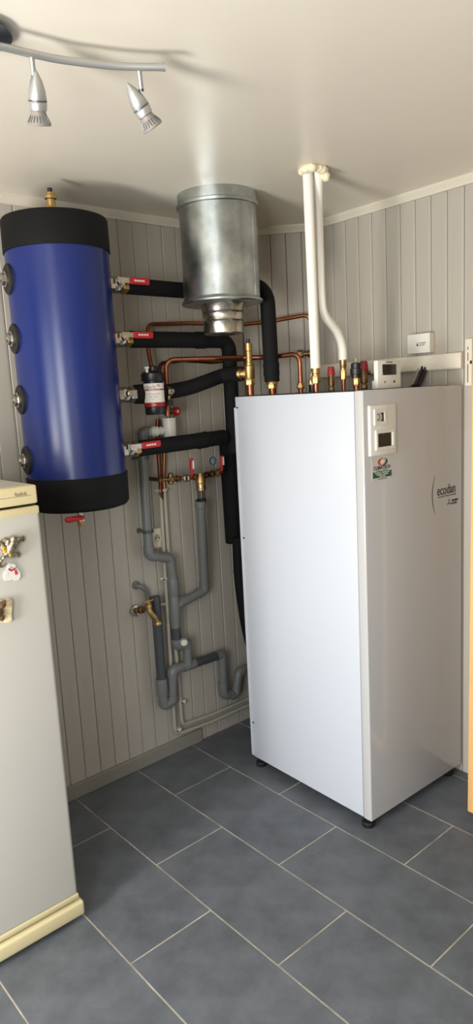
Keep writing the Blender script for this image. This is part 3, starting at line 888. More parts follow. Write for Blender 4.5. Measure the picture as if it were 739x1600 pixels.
c2 = [PY(257, 765, Yt), PY(263, 860, Yt), PY(270, 960, Yt), PY(278, 1050, Yt), PY(284.5, 1133, Yt), PY(330, 1117, Yt), PY(396, 1088, Yt)]
tag(mk('riser_pipe', tube(c2, .0085, .030, 12), 'pipe_cream'), 'cream-painted pipe whose bend lies inside the lower one', 'pipe', 'thin wall pipes')

def clip(p, label, w=.03):
    t = thing('pipe_clip', label, 'pipe clip', tuple(p), group='small pipe clips on the panelled wall')
    bm = BM(); box(bm, (p.x, (p.y + YB) / 2 - .004, p.z), (w, YB - p.y + .012, .012), .003); mk('strap', bm, 'dirt_white', t)
    for s in (-1, 1):
        bm = BM(); lathe(bm, (p.x + s * w * .42, p.y - .008, p.z), (0, -1, 0), [(0, .005), (.004, .004)], 10); mk('screw', bm, 'chrome', t)


clip(PY(253, 766, Yt), 'cream double clip holding the two thin pipes below the fill branch', .05)
clip(PY(286, 1096, Yt), 'small clip on the cream pipe near its lower bend', .026)
clip(PY(258, 904, Yt), 'small clip on the cream pipes beside the grey drain sleeve', .03)
clip(PY(279, 1140, Yt), 'small clip where the cream pipes bend above the skirting', .03)

# ------------------------------------------------------------------ grey drain pipes
def pvc_run(label, pts, r=.0205, m='pvc', mats=None, group='grey drain pipes', bend=.03, ends=(False, False), sock=1.13):
    pts = [Vector(p) for p in pts]
    t = thing('drain_pipe', label, 'pipe', tuple(min(pts, key=lambda p: p.z)), group=group)
    n = len(pts); cuts = [0] * n
    seglen = [(pts[i + 1] - pts[i]).length for i in range(n - 1)]
    trim = [0.0] * n
    for i in range(1, n - 1):
        ang = (pts[i - 1] - pts[i]).angle(pts[i + 1] - pts[i])
        if ang > PI - .05: continue
        trim[i] = min(bend / math.tan(ang / 2) + .014, .49 * min(seglen[i - 1], seglen[i]))
        d1 = (pts[i - 1] - pts[i]).normalized(); d2 = (pts[i + 1] - pts[i]).normalized()
        fp_ = fillet([pts[i] + d1 * trim[i], pts[i], pts[i] + d2 * trim[i]], bend)
        bm = sweep(BM(), fp_, r * sock, 18)
        mk('elbow', bm, m, t)
    for i in range(n - 1):
        d = (pts[i + 1] - pts[i]).normalized()
        a = pts[i] + d * max(0, trim[i] - .004); b = pts[i + 1] - d * max(0, trim[i + 1] - .004)
        if (b - a).length > .006: mk('pipe', cyl(a, b, r, 18), (mats[i] if mats else m), t)
    for flag, p, q in ((ends[0], pts[0], pts[1]), (ends[1], pts[-1], pts[-2])):
        if flag:
            d = (q - p).normalized(); bm = BM(); lathe(bm, p, d, [(0, r * sock), (.03, r * sock), (.032, r)], 18); mk('socket', bm, m, t)
    return t


def sleeve(t, a, b, k=1.15, m='pvc', name='coupling', r=.0205):
    a = Vector(a); b = Vector(b); L = (b - a).length
    bm = BM(); lathe(bm, a, b - a, [(0, r * k * .97), (.003, r * k), (L - .003, r * k), (L, r * k * .97)], 20); mk(name, bm, m, t)


Yp = YB - .058
Yg = YB - .125
g1 = [(pl.x + .012, YW, pl.z), (PY(221, 676, Yp).x, YW + .008, pl.z), PY(223, 712, Yp), PY(233, 868, Yp), PY(266, 872, Yp), PY(270, 905, Yp)]
t = pvc_run('grey drain pipe falling from the white funnel elbow to the offset bends', g1, bend=.032)
g2 = [PY(270, 898, Yp), PY(275, 990, Yp), PY(276, 1010, Yp)]
t2 = pvc_run('stout grey drain stack with couplings below the offset bends', [PY(269.5, 897, Yp), PY(274.5, 980, Yp), PY(276.5, 1008, Yp), PY(293, 1008, Yp)], r=.0215, mats=['pvc', 'pvc_dark', 'pvc'], bend=.02)
sleeve(t2, PY(270, 903, Yp), PY(271.5, 927, Yp), 1.22); sleeve(t2, PY(272, 932, Yp), PY(274, 970, Yp), 1.18)
bpos = PY(286, 940, Yp)
sleeve(t2, PY(274, 946, Yp), PY(288, 938, Yp), 1.12, name='branch_socket')
t3 = pvc_run('grey drain pipe hanging below the brass fill funnel and slanting into the stack', [PY(313, 782, Yg), PY(319.5, 922, YB - .06), PY(283, 942, Yp)], bend=.03, ends=(True, False), r=.0205)
# link below the stack: short riser with clean-out cap
Yq = Yp - .005
t4 = pvc_run('grey drain bend with a clean-out cap dropping into the level run', [PY(288, 1012, Yq), PY(292, 1004, Yq), PY(294, 1040, Yq)], bend=.018, r=.0205)
cpx = PY(287, 1003, Yq - .022)
bm = BM(); lathe(bm, cpx, (-.45, -.9, 0), [(0, .021), (.008, .021), (.010, .016)], 20); mk('cap_rim', bm, 'pvc', t4)
bm = BM(); lathe(bm, cpx, (-.45, -.9, 0), [(.004, .015), (.012, .014)], 18); mk('cap', bm, 'plastic_cream', t4)
# tap drain with u-bend, level run, second u-bend
Yr = YB - .058
t5 = pvc_run('dark grey drain pipe under the brass tap with a u-bend at its foot',
             [PY(242.5, 932, Yr), PY(252.5, 1062, Yr), PY(256, 1102, Yr), PY(269.5, 1094, Yr), PY(269, 1047, Yr), PY(300, 1037, Yr)], mats=['pvc_dark', 'pvc', 'pvc', 'pvc', 'pvc'], bend=.0185, r=.0215, sock=1.1)
sleeve(t5, PY(252, 1060, Yr), PY(254, 1086, Yr), 1.18, r=.0215)
bm = BM(); pp_ = PY(262, 1103, Yr); lathe(bm, pp_, (0, 0, -1), [(0, .017), (.012, .017), (.014, .013)], 16); mk('clean_out', bm, 'pvc', t5)
t6 = pvc_run('grey level drain run with a second u-bend reaching behind the cabinet',
             [PY(292, 1040, Yr), PY(347, 1022, Yr), PY(349.5, 1085, Yr), PY(368, 1086, Yr), PY(373, 1050, Yr), PY(398, 1040, Yr)], mats=['pvc_dark', 'pvc', 'pvc', 'pvc', 'pvc'], bend=.021, r=.0205)
sleeve(t6, PY(287, 1042, Yr), PY(304, 1036, Yr), 1.15); sleeve(t6, PY(348.3, 1065, Yr), PY(349, 1078, Yr), 1.18)

# pipe rings on wall screws
def pipe_ring(p, ps, label, r=.0205):
    """p: pipe centre, ps: screw plate centre"""
    t = thing('pipe_ring', label, 'pipe clip', tuple(p), group='steel pipe rings')
    bm = BM(); lathe(bm, Vector(p) - Zd * .007, Zd, [(0, r * 1.16), (.014, r * 1.16)], 20); mk('ring', bm, 'pvc_dark', t)
    ps = Vector(ps)
    bm = BM(); lathe(bm, (ps.x, YB, ps.z), (0, -1, 0), [(0, .013), (.004, .013), (.005, .009), (.012, .008)], 16); mk('plate', bm, 'chrome', t)
    bm = BM(); lathe(bm, (ps.x, YB - .012, ps.z), (0, -1, 0), [(0, .0055), (.004, .0045)], 10); mk('screw', bm, 'black_plastic', t)
    bm = BM(); cyl((ps.x, YB - .006, ps.z), Vector(p) + Vector((-r * .8, 0, 0)), .005, 10, bm); mk('arm', bm, 'pvc_dark', t)


pipe_ring(PY(224, 715, Yp), PY(208, 714, YB), 'steel pipe ring on the falling drain pipe just under the lowest tank valve')
pipe_ring(PY(231, 830, Yp), PY(217, 829, YB), 'steel pipe ring on the falling drain pipe beside the wall socket')
pd = PY(332, 720, YB)
bm = BM(); lathe(bm, (pd.x, YB, pd.z), (0, -1, 0), [(0, .016), (.005, .016), (.006, .012), (.008, .005)], 20)
dsk = thing('wall_stud', 'round steel stud plate on the wall beside the right red lever', 'bracket', (pd.x, YB, pd.z))
mk('plate', bm, 'gauge_blue', dsk)
bm = BM(); lathe(bm, (pd.x, YB - .0005, pd.z), (0, -1, 0), [(0, .0185), (.004, .0185), (.0045, .016)], 20); mk('edge', bm, 'rubber', dsk)
pd = PY(367, 892, YB)
bm = BM(); lathe(bm, (pd.x, YB, pd.z), (0, -1, 0), [(0, .013), (.006, .012), (.012, .006)], 16)
tag(mk('wall_stud', bm, 'chrome'), 'small steel stud on the wall beside the slim black hose', 'bracket')

# ------------------------------------------------------------------ wall socket
a, b = PY(237.5, 826, YB), PY(251.5, 854, YB)
so = thing('wall_socket', 'cream wall socket behind the falling grey drain pipe', 'socket', ((a.x + b.x) / 2, YB, b.z))
mk('plate', bx(a.x - .012, b.x, YB - .012, YB, b.z, a.z, .004), 'plastic_cream', so)
scx_, scz_ = (a.x + b.x) / 2 - .004, (a.z + b.z) / 2
bm = BM(); lathe(bm, (scx_, YB - .0115, scz_), (0, -1, 0), [(0, .022), (.002, .022), (.0021, .019), (.0005, .018)], 24); mk('dish', bm, 'plastic_cream', so)
for s in (-1, 1):
    bm = BM(); lathe(bm, (scx_ + s * .009, YB - .012, scz_), (0, -1, 0), [(0, .003), (.0015, .003)], 10); mk('hole', bm, 'gap_dark', so)

# ------------------------------------------------------------------ filling group with two red levers
gp = [PY(252, 750, Yg), PY(268, 748, Yg), PY(290, 747, Yg), PY(313, 744, Yg), PY(334, 740, Yg), PY(349, 736, Yg)]
fg = thing('fill_valve_set', 'brass filling valve set with two upright red levers above the grey drain', 'valve', tuple(gp[3] - Zd * .09))
mk('pipe', sweep(BM(), [Vector(p) for p in gp], .0085, 12), 'brass_dark', fg)
bm = BM(); cyl(Vector((gp[0].x, Yg, gp[0].z)), Vector((gp[0].x, Yt - .02, gp[0].z)), .009, 12, bm); mk('tee', bm, 'brass_dark', fg)
def along(i, j, f): return Vector(gp[i]).lerp(Vector(gp[j]), f)
for (i, j, f, L, r, m_) in ((0, 1, .75, .022, .017, 'brass_dark'), (1, 2, .3, .016, .015, 'copper_dark'), (1, 2, .75, .016, .016, 'chrome'), (2, 3, .0, .02, .017, 'chrome'), (2, 3, .5, .014, .014, 'brass_dark'), (3, 4, .35, .018, .015, 'copper_dark'), (3, 4, .75, .016, .016, 'brass_dark'), (4, 5, .15, .018, .017, 'brass'), (4, 5, .65, .014, .014, 'brass_dark')):
    a = along(i, j, f); d = Vector(gp[j]) - Vector(gp[i]); bm = BM(); hexnut(bm, a, d, L, r); mk('nut', bm, m_, fg)
bm = BM(); lathe(bm, Vector(gp[1]) + Vector((-.004, 0, 0)), (0, 0, 1), [(-.024, .006), (-.02, .012), (.01, .013), (.022, .010), (.026, .004)], 16); mk('check_valve', bm, 'brass_dark', fg)
def ring(c, R, r, n=18):
    pts = [Vector(c) + Vector((R * math.cos(2 * PI * k / n), 0, R * math.sin(2 * PI * k / n))) for k in range(n + 1)]
    return sweep(BM(), pts, r, 8, cap=False)
mk('wire_loop', ring(Vector(gp[1]) + Vector((.002, -.004, .008)), .017, .0018), 'chrome', fg)
mk('wire_loop', ring(along(1, 2, .55) + Vector((0, -.004, 0)), .017, .0018), 'chrome', fg)
pb = Vector((PY(313, 748, Yg).x, Yg, 0)); zq = lambda v: zof(313, v, pb)
bm = BM(); lathe(bm, (pb.x, Yg, zq(767)), Zd, [(0, .018), (.004, .023), (.012, .023), (.014, .0215), (.034, .0215), (.036, .0235), (zq(750) - zq(767), .0235), (zq(744) - zq(767), .018), (zq(739) - zq(767), .013)], 24); bd = mk('backflow_body', bm, 'brass', fg)
bm = BM(); lathe(bm, (pb.x, Yg, zq(762)), Zd, [(0, .0224), (.012, .0224)], 24, cap=False); mk('band', bm, 'chrome', bd)
for k in range(4):
    a = 2 * PI * k / 4 + .5
    bm = BM(); cyl((pb.x + .016 * math.cos(a), Yg + .016 * math.sin(a), zq(782)), (pb.x + .016 * math.cos(a), Yg + .016 * math.sin(a), zq(766)), .0025, 8, bm); mk('funnel_rib', bm, 'black_plastic', fg)
bm = BM(); lathe(bm, (pb.x, Yg, zq(785)), Zd, [(0, .019), (.014, .0215), (.014, .017), (.002, .016)], 20); mk('funnel', bm, 'black_plastic', fg)
for (u, v0, v1, i) in ((300, 742, 716, 2), (347, 733, 712, 5)):
    p = PY(u, v0, Yg - .024); q_ = PY(u - .5, v1, Yg - .026)
    lv = sweep(BM(), [p + Vector((0, .014, -.012)), p, p.lerp(q_, .3), p.lerp(q_, .32), p.lerp(q_, .9), q_], [.006, .006, .007, .0085, .0085, .005], 10)
    o = mk('lever', lv, 'red', fg)
    M_ = plane_mat(p.lerp(q_, .62) + Vector((0.002, -.0075, 0)), (1, 0, 0), (0, 0, 1)); bm = BM(); box(bm, (0, 0, 0), (.0085, .036, .003), .001, 1, M=M_); mk('lever_print', bm, 'white_print', o)
    bm = BM(); cyl(p + Vector((0, .028, -.012)), p + Vector((0, .005, -.012)), .009, 12, bm); mk('stem', bm, 'brass_dark', fg)

# ------------------------------------------------------------------ brass tap
Yk = YB - .11
tp0 = PY(213, 955, YB)
tapt = thing('garden_tap', 'old brass tap with round steel wall flange over the dark drain pipe', 'tap', tuple(PY(245, 972, Yk)))
fl = PY(213, 954, YB - .02)
ax = (PY(231, 951, Yk) - Vector((fl.x, YB - .02, fl.z))).normalized()
bm = BM(); s0 = Vector((fl.x, YB - .02, fl.z)); lathe(bm, s0 - ax * .03, ax, [(0, .012), (.012, .024), (.028, .026), (.036, .022), (.038, .012)], 24); mk('flange', bm, 'chrome', tapt)
bm = BM(); j = PY(232, 950, Yk); cyl(s0, j, .010, 14, bm); hexnut(bm, s0 + ax * .02, ax, .016, .017); hexnut(bm, s0 + ax * .045, ax, .012, .0155); mk('inlet', bm, 'brass_dark', tapt)
path = [PY(233, 944, Yk), PY(234, 955, Yk), PY(239, 962, Yk), PY(243, 967, Yk), PY(246, 974, Yk)]
bm = sweep(BM(), catmull([Vector(p) for p in path], 4), [.010] * 4 + [.013] * 4 + [.0145] * 4 + [.013] * 5, 14); o = PY(246, 971, Yk); lathe(bm, o, (.25, 0, -1), [(0, .015), (.004, .0175), (.012, .0175), (.015, .014)], 16); mk('body', bm, 'brass', tapt)
bm = BM(); h = PY(232, 941, Yk); lathe(bm, PY(233, 948, Yk), PY(231, 938, Yk) - PY(233, 948, Yk), [(0, .014), (.012, .012), (.014, .007), (.032, .006)], 14); mk('bonnet', bm, 'brass', tapt)
hz = PY(231, 939.5, Yk)
bm = sweep(BM(), [hz + Vector((-.022, 0, 0)), hz + Vector((-.012, 0, -.001)), hz, hz + Vector((.014, 0, -.001)), hz + Vector((.026, 0, .001))], [.0035, .0035, .006, .0035, .0035], 10); mk('t_handle', bm, 'brass', tapt)
# painted conduit stub beside the tap
cs = [PY(213, 915, YB - .012), PY(221, 917, YB - .03), PY(229, 924, YB - .025), PY(232, 938, YB - .02)]
cst = thing('conduit_elbow', 'curved grey-painted conduit stub on a wall flange above the tap', 'conduit', tuple(cs[-1]))
mk('conduit', sweep(BM(), catmull([Vector(p) for p in cs], 6), .0105, 14), 'pvc', cst)
p = PY(212, 914, YB)
bm = BM(); lathe(bm, (p.x, YB, p.z), (0, -1, 0), [(0, .019), (.008, .018), (.011, .012)], 20); mk('flange', bm, 'pvc', cst)
bm = BM(); lathe(bm, (p.x + .001, YB - .010, p.z + .003), (0, -1, 0), [(0, .008), (.006, .006)], 12); mk('screw', bm, 'steel', cst)
# short cream branch between tap and riser
q = [PY(248, 944, Yt), PY(259, 944, Yt)]
tag(mk('branch_pipe', cyl(q[0], q[1], .008, 12), 'pipe_cream'), 'short cream branch from the thin riser towards the tap pipe', 'pipe', 'thin wall pipes')

# ------------------------------------------------------------------ right wall: trunking, receiver, strip, cables
def RM(p): return plane_mat(p, -RD, (0, 0, 1))     # local x towards the viewer, y up, z out of the wall
tz0, tz1 = PR(700, 577, .02).z, PR(700, 552, .02).z
pa = PR(726, 560, 0.0); s_near = (pa - R0).dot(RD)
tk = thing('cable_trunking', 'long white cable trunking running level on the panelled wall above the cabinet', 'trunking', tuple(R0 + RD * s_near + Zd * tz0))
bm = BM(); M_ = RM(R0 + RD * .76 + Zd * tz0)
Lk = .76 - s_near
box(bm, (Lk / 2, (tz1 - tz0) / 2, .011), (Lk, tz1 - tz0, .022), .002, 2, M=M_); mk('base', bm, 'plastic_cream', tk)
bm = BM(); box(bm, (Lk / 2, (tz1 - tz0) / 2, .023), (Lk, tz1 - tz0 - .006, .006), .002, 2, M=M_); mk('lid', bm, 'plastic_cream', tk)
# receiver box
ra, rb_ = PR(636.5, 523, .035), PR(671.5, 518, .035)
zt_, zb_ = PR(650, 522, .035).z, PR(650, 552.5, .035).z
sA = (ra - R0).dot(RD); sB = (rb_ - R0).dot(RD); Lr = sA - sB
zb_ = max(zb_, tz1 + .0005)
rcv = thing('receiver_box', 'small white receiver box with a tiny logo standing on the trunking', 'receiver', tuple(R0 + RD * ((sA + sB) / 2) + Zd * zb_))
M_ = RM(R0 + RD * sA + Zd * zb_)
bm = BM(); box(bm, (Lr / 2, (zt_ - zb_) / 2, .012), (Lr, zt_ - zb_, .024), .002, 2, M=M_); mk('back_shell', bm, 'plastic_cream', rcv)
bm = BM(); box(bm, (Lr / 2, (zt_ - zb_) / 2, .03), (Lr, zt_ - zb_, .014), .003, 3, M=M_); mk('front_shell', bm, 'plastic_white', rcv)
Mt = M_ @ Matrix.Translation((Lr * .42, (zt_ - zb_) * .47, .0372))
text('lettering', 'MITSUBISHI', .008, 'ink', Mt @ Matrix.Translation((.012, .003, 0)), rcv, 'LEFT', sx=.8)
text('lettering', 'ELECTRIC', .008, 'ink', Mt @ Matrix.Translation((.012, -.005, 0)), rcv, 'LEFT', sx=.8)
bm = BM(); prism([(0, -.007), (.009, -.007), (.0045, .008)], Mt, .0004, bm); mk('logo_mark', bm, 'ink', rcv, sm=False)
# vertical punched strip
sa, sb = PR(726, 560, .012), PR(737, 560, .012)
z0_, z1_ = PR(731, 603, .012).z, PR(731, 529, .012).z
s0_ = (sa - R0).dot(RD); s1_ = (sb - R0).dot(RD)
stp = thing('mounting_strip', 'upright white punched metal strip on the wall at the end of the trunking', 'wall strip', tuple(R0 + RD * ((s0_ + s1_) / 2) + Zd * z0_))
M_ = RM(R0 + RD * (s0_ - .001) + Zd * z0_); ww = s0_ - s1_; hh = z1_ - z0_
bm = BM(); box(bm, (ww / 2, hh / 2, .006), (ww, hh, .012), .0015, 1, M=M_); mk('strip', bm, 'plastic_cream', stp)
for k, (f, hgt) in enumerate(((.80, .012), (.62, .03), (.5, .012), (.38, .03), (.26, .02), (.16, .03))):
    bm = BM(); box(bm, (ww * (.42 if k != 2 else .85), hh * f, .0122), (.003 if k != 2 else .008, hgt, .001), M=M_); mk('slot', bm, 'gap_dark', stp, sm=False)
# cables dropping out of the trunking behind the cabinet front
for k, (u0, u1, off, m_, lab) in enumerate(((657, 645, .030, 'cable_grey', 'pale grey cable hanging from the trunking to the cabinet top'), (662, 650, .034, 'cable_black', 'black cable hanging from the trunking beside the pale grey one'), (667, 656, .03, 'cable_black', 'black cable hanging from the trunking furthest from the thermostat'))):
    a = PR(u0, 571, .016); b = PR((u0 * .6 + u1 * .4), 583, off); c = PR(u1, 600, off + .03); c2 = Vector((c.x - .02, c.y, UT + .003))
    a = a + Zd * .004
    tag(mk('cable', sweep(BM(), catmull([a, b, c, c2], 6),   .0068 if k else .005, 10), m_), lab, 'cable', 'cables behind the cabinet')
# thermostat leaning on the cabinet top
ty = 0.06
ta, tb = UMI @ PUL(589, 600, ty), UMI @ PUL(625, 600, ty)
tzt = (UMI @ PUL(604, 563, ty)).z
th_ = thing('room_thermostat', 'white wireless thermostat with a dark screen standing on the cabinet top', 'thermostat', tuple(UM @ Vector(((ta.x + tb.x) / 2, ty, UT))), UTH, local=True)
hT = tzt - UT; wT = tb.x - ta.x
def tb_(x0, x1, y0, y1, z0, z1, bev, m_, nm, par=th_): return mk(nm, bx(x0, x1, y0, y1, z0, z1, bev), m_, par)
tb_(-wT / 2, wT / 2, -.004, .014, 0, hT, .003, 'plastic_white', 'case')
scn = tb_(-wT * .30, wT * .30, -.0052, 0, hT * .48, hT * .86, .0008, 'screen_lcd', 'screen')
for x in (-.2, .2):
    bm = BM(); lathe(bm, (wT * x, -.003, hT * .24), (0, -1, 0), [(0, .005), (.002, .0045)], 14); mk('button', bm, 'ink' if x > 0 else 'cable_grey', th_)
text('lettering', 'MITSUBISHI', .009, 'ink_soft', plane_mat((0, -.0044, hT * .93), (1, 0, 0), (0, 0, 1)), th_, 'CENTER', sx=.8)
tb_(-wT * .25, wT * .25, .014, .05, 0, hT * .3, .003, 'plastic_white', 'stand')

# ------------------------------------------------------------------ fridge
FYf = 0.372; FXr = -0.989; FXl = FXr - .55; FH = 1.388
fr = thing('fridge', 'cream-white upright fridge with a yellowed top band and plinth', 'fridge', ((FXr + FXl) / 2, FYf + .3, 0))
mk('body', bx(FXl + .004, FXr - .006, FYf + .062, YB - .03, .03, FH - .052, .006), 'fridge', fr)
mk('worktop', bx(FXl, FXr, FYf + .004, YB - .025, FH - .053, FH, .006, seg=3), 'fridge_cream', fr)
mk('top_sheet', bx(FXl + .012, FXr - .012, FYf + .02, YB - .03, FH - .002, FH + .0008), 'fridge', fr)
mk('gap', bx(FXl + .008, FXr - .008, FYf + .015, FYf + .07, FH - .07, FH - .05), 'gap_dark', fr)
dr = mk('door', bx(FXl, FXr, FYf, FYf + .052, .092, FH - .059, .011, seg=4), 'fridge', fr)
mk('door_top_band', bx(FXl + .002, FXr - .001, FYf - .0012, FYf + .045, FH - .082, FH - .059, .004), 'fridge_cream', dr)
mk('door_bottom_band', bx(FXl - .001, FXr + .001, FYf - .003, FYf + .052, .078, .096, .005), 'fridge_cream', dr)
pln = bx(FXl - .002, FXr + .012, FYf - .012, FYf + .07, .022, .070, .008, seg=3); mk('plinth', pln, 'fridge_cream', fr)
mk('plinth_recess', bx(FXl + .01, FXr - .004, FYf + .012, FYf + .06, .060, .084), 'gap_dark', fr)
bm = BM(); lathe(bm, (FXr - .016, FYf + .016, .06), Zd, [(0, .007), (.03, .007)], 12); mk('hinge_pin', bm, 'gap_dark', fr)
for x in (FXl + .05, FXr - .05):
    bm = BM(); lathe(bm, (x, FYf + .05, 0), Zd, [(0, .016), (.03, .016)], 14); mk('foot', bm, 'rubber', fr)
bp_ = PY(23, 775, FYf + .004)
bdg = text('lettering', 'Radiola', .015, 'ink_soft', plane_mat((bp_.x, FYf + .0035, bp_.z + .003), (1, 0, 0), (0, 0, 1)), fr, 'LEFT', sx=.8)
l0 = PY(0, 782, FYf + .004); l1 = PY(48, 772, FYf + .004)
mk('badge_line', bx(l0.x - .05, l1.x, FYf + .0034, FYf + .006, (l0.z + l1.z) / 2 - .0006, (l0.z + l1.z) / 2 + .0006), 'ink_soft', fr, sm=False)

# fridge magnets
def FP(u, v, o=.006): return PY(u, v, FYf - o)
gk = thing('gecko_magnet', 'jewelled bronze gecko magnet climbing the fridge door', 'magnet', tuple(FP(10, 870, 0)))
def chain(pts, rs, m_, nm):
    P = catmull([FP(*p, .014) for p in pts], 5); n = len(P); R = []
    for i in range(n):
        f = i / (n - 1) * (len(rs) - 1); k = min(int(f), len(rs) - 2); R.append(rs[k] + (rs[k + 1] - rs[k]) * (f - k))
    return mk(nm, sweep(BM(), P, R, 10), m_, gk)
chain([(22, 838), (20, 846), (17, 853), (13, 862), (8, 868)], [.008, .014, .016, .015, .009], 'gecko', 'torso')
chain([(9, 866), (4, 872), (0, 879), (-2, 884), (4, 885), (8, 882), (8, 879)], [.006, .0055, .005, .0045, .004, .0035, .002], 'gecko', 'tail')
for leg in ([(21, 848), (26, 847), (29, 842), (33, 843)], [(14, 862), (18, 868), (22, 866), (26, 868)], [(16, 850), (10, 846), (8, 843), (5, 847)], [(10, 860), (5, 856), (3, 852), (1, 851)]):
    chain(leg, [.0085, .008, .0065, .0045], 'gecko', 'leg')
for (u, v) in ((33, 842), (26, 867), (5, 848), (1, 850)):
    for k in range(4):
        a = -0.9 + k * .6 + (0 if u > 15 else PI)
        p = FP(u, v); d = Vector((math.cos(a), 0, math.sin(a)))
        mk('toe', sweep(BM(), [p, p + d * .006, p + d * .010], [.003, .0026, .0034], 6), 'gecko', gk)
for (u, v, m_, s) in ((20, 843, 'gem', .006), (19, 849, 'gem', .006), (17, 853, 'gem', .006), (15.5, 858, 'gem', .005), (11, 850, 'gem', .005), (6, 857, 'gem_amber', .007), (8, 861, 'gem_amber', .007), (12, 846, 'gem', .004), (5, 872, 'gem', .004), (16, 867, 'gem_amber', .005)):
    p = FP(u, v, .028 if 10 < u < 22 else .021); bm = BM(); blob(bm, p, (s, s * .7, s), 1); mk('gem', bm, m_, gk, sm=False)
br = thing('bear_magnet', 'flat white bear-shaped magnet with a red scarf on the fridge door', 'magnet', tuple(FP(18, 907, 0)))
def outline(pts): return [FP(u, v, 0) for u, v in pts]
bpts = [(14, 880), (19, 880), (23, 882), (24.5, 887), (28, 889), (31, 894), (31, 901), (28, 906), (22, 907), (18.5, 904), (15, 906.5), (9, 907), (6, 904), (5.5, 898), (8, 892), (11, 889), (11.5, 884)]
def slab(pts, y0, y1, m_, nm, par):
    P = [FP(u, v, 0) for u, v in pts]; n = len(P)
    bm = BM()
    A = [bm.verts.new((p.x, y0, p.z)) for p in P]; B = [bm.verts.new((p.x, y1, p.z)) for p in P]
    bm.faces.new(A); bm.faces.new(B[::-1])
    for i in range(n): bm.faces.new((A[i], B[i], B[(i + 1) % n], A[(i + 1) % n]))
    return mk(nm, bm, m_, par, sm=False)
slab(bpts, FYf - .005, FYf, 'bear', 'body', br)
mk('scarf', sweep(BM(), catmull([FP(13.5, 888.5), FP(16, 891), FP(19.5, 891), FP(23.5, 887.5)], 4), .0022, 8), 'red_dark', br)
slab([(21.5, 890), (23.5, 889.5), (25.5, 896), (23, 898), (21.8, 895)], FYf - .0075, FYf - .004, 'red', 'scarf_tail', br)
bm = BM(); blob(bm, FP(18, 886.3, .005), (.002, .0015, .002), 1); mk('nose', bm, 'ink', br)
slab([(9, 898), (10.5, 895), (12, 895.5), (10.5, 899)], FYf - .0056, FYf - .004, 'sticker', 'paw', br)
sm_ = thing('stone_magnet', 'rough tan stone relief magnet low on the fridge door', 'magnet', tuple(FP(4, 972, 0)))
slab([(-9, 937), (-2, 936), (5, 937), (12, 934), (15.5, 936), (16, 945), (15, 958), (15.5, 967), (12.5, 972), (3, 971), (-8, 972), (-10, 955)], FYf - .013, FYf, 'stone', 'slab', sm_)
for (u, v, s) in ((3, 945, .011), (-2, 958, .014), (2, 965, .010), (6, 941, .006), (-4, 946, .01)):
    bm = BM(); blob(bm, FP(u, v, .013), (s, .006, s), 2, .12); mk('relief', bm, 'stone_dark', sm_)

# ------------------------------------------------------------------ ceiling spot bar
ZL = 2.302
lp = [PZ(-260, 30, ZL), PZ(-130, 42, ZL), PZ(-60, 58, ZL), PZ(0, 72, ZL), PZ(50, 84, ZL), PZ(100, 94, ZL), PZ(180, 103, ZL), PZ(256, 105, ZL)]
lm_ = thing('ceiling_spot_bar', 'curved silver spotlight bar on the ceiling with bullet-shaped swivel spots', 'ceiling light', tuple(PZ(0, 60, ZL)))
mk('bar', sweep(BM(), catmull(lp, 6), .0075, 16), 'lamp_silver', lm_)
bm = BM(); e = lp[-1]; d = (lp[-1] - lp[-2]).normalized(); lathe(bm, e - d * .002, d, [(0, .0082), (.005, .0082)], 16); mk('end_cap', bm, 'lamp_silver', lm_)
tip = PZ(17, 52, ZC - .017); rr = .075; cdir = -RT.copy(); cdir.z = 0; cdir.normalize()
mc = tip + cdir * rr
bm = BM(); lathe(bm, (mc.x, mc.y, ZC - .001), (0, 0, -1), [(0, .05), (.008, .068), (.016, rr), (.020, .068), (.027, .045), (.031, .02)], 32); mk('ceiling_rose', bm, 'lamp_dark', lm_)  # silver metal in shadow, the shade put into its dark colour
near = min(catmull(lp, 6), key=lambda p: (p.x - mc.x) ** 2 + (p.y - mc.y) ** 2)
mk('rose_stem', tube([(mc.x, mc.y, ZC - .026), (mc.x, mc.y, ZL + .004), near], .006, .01, 10), 'lamp_silver', lm_)
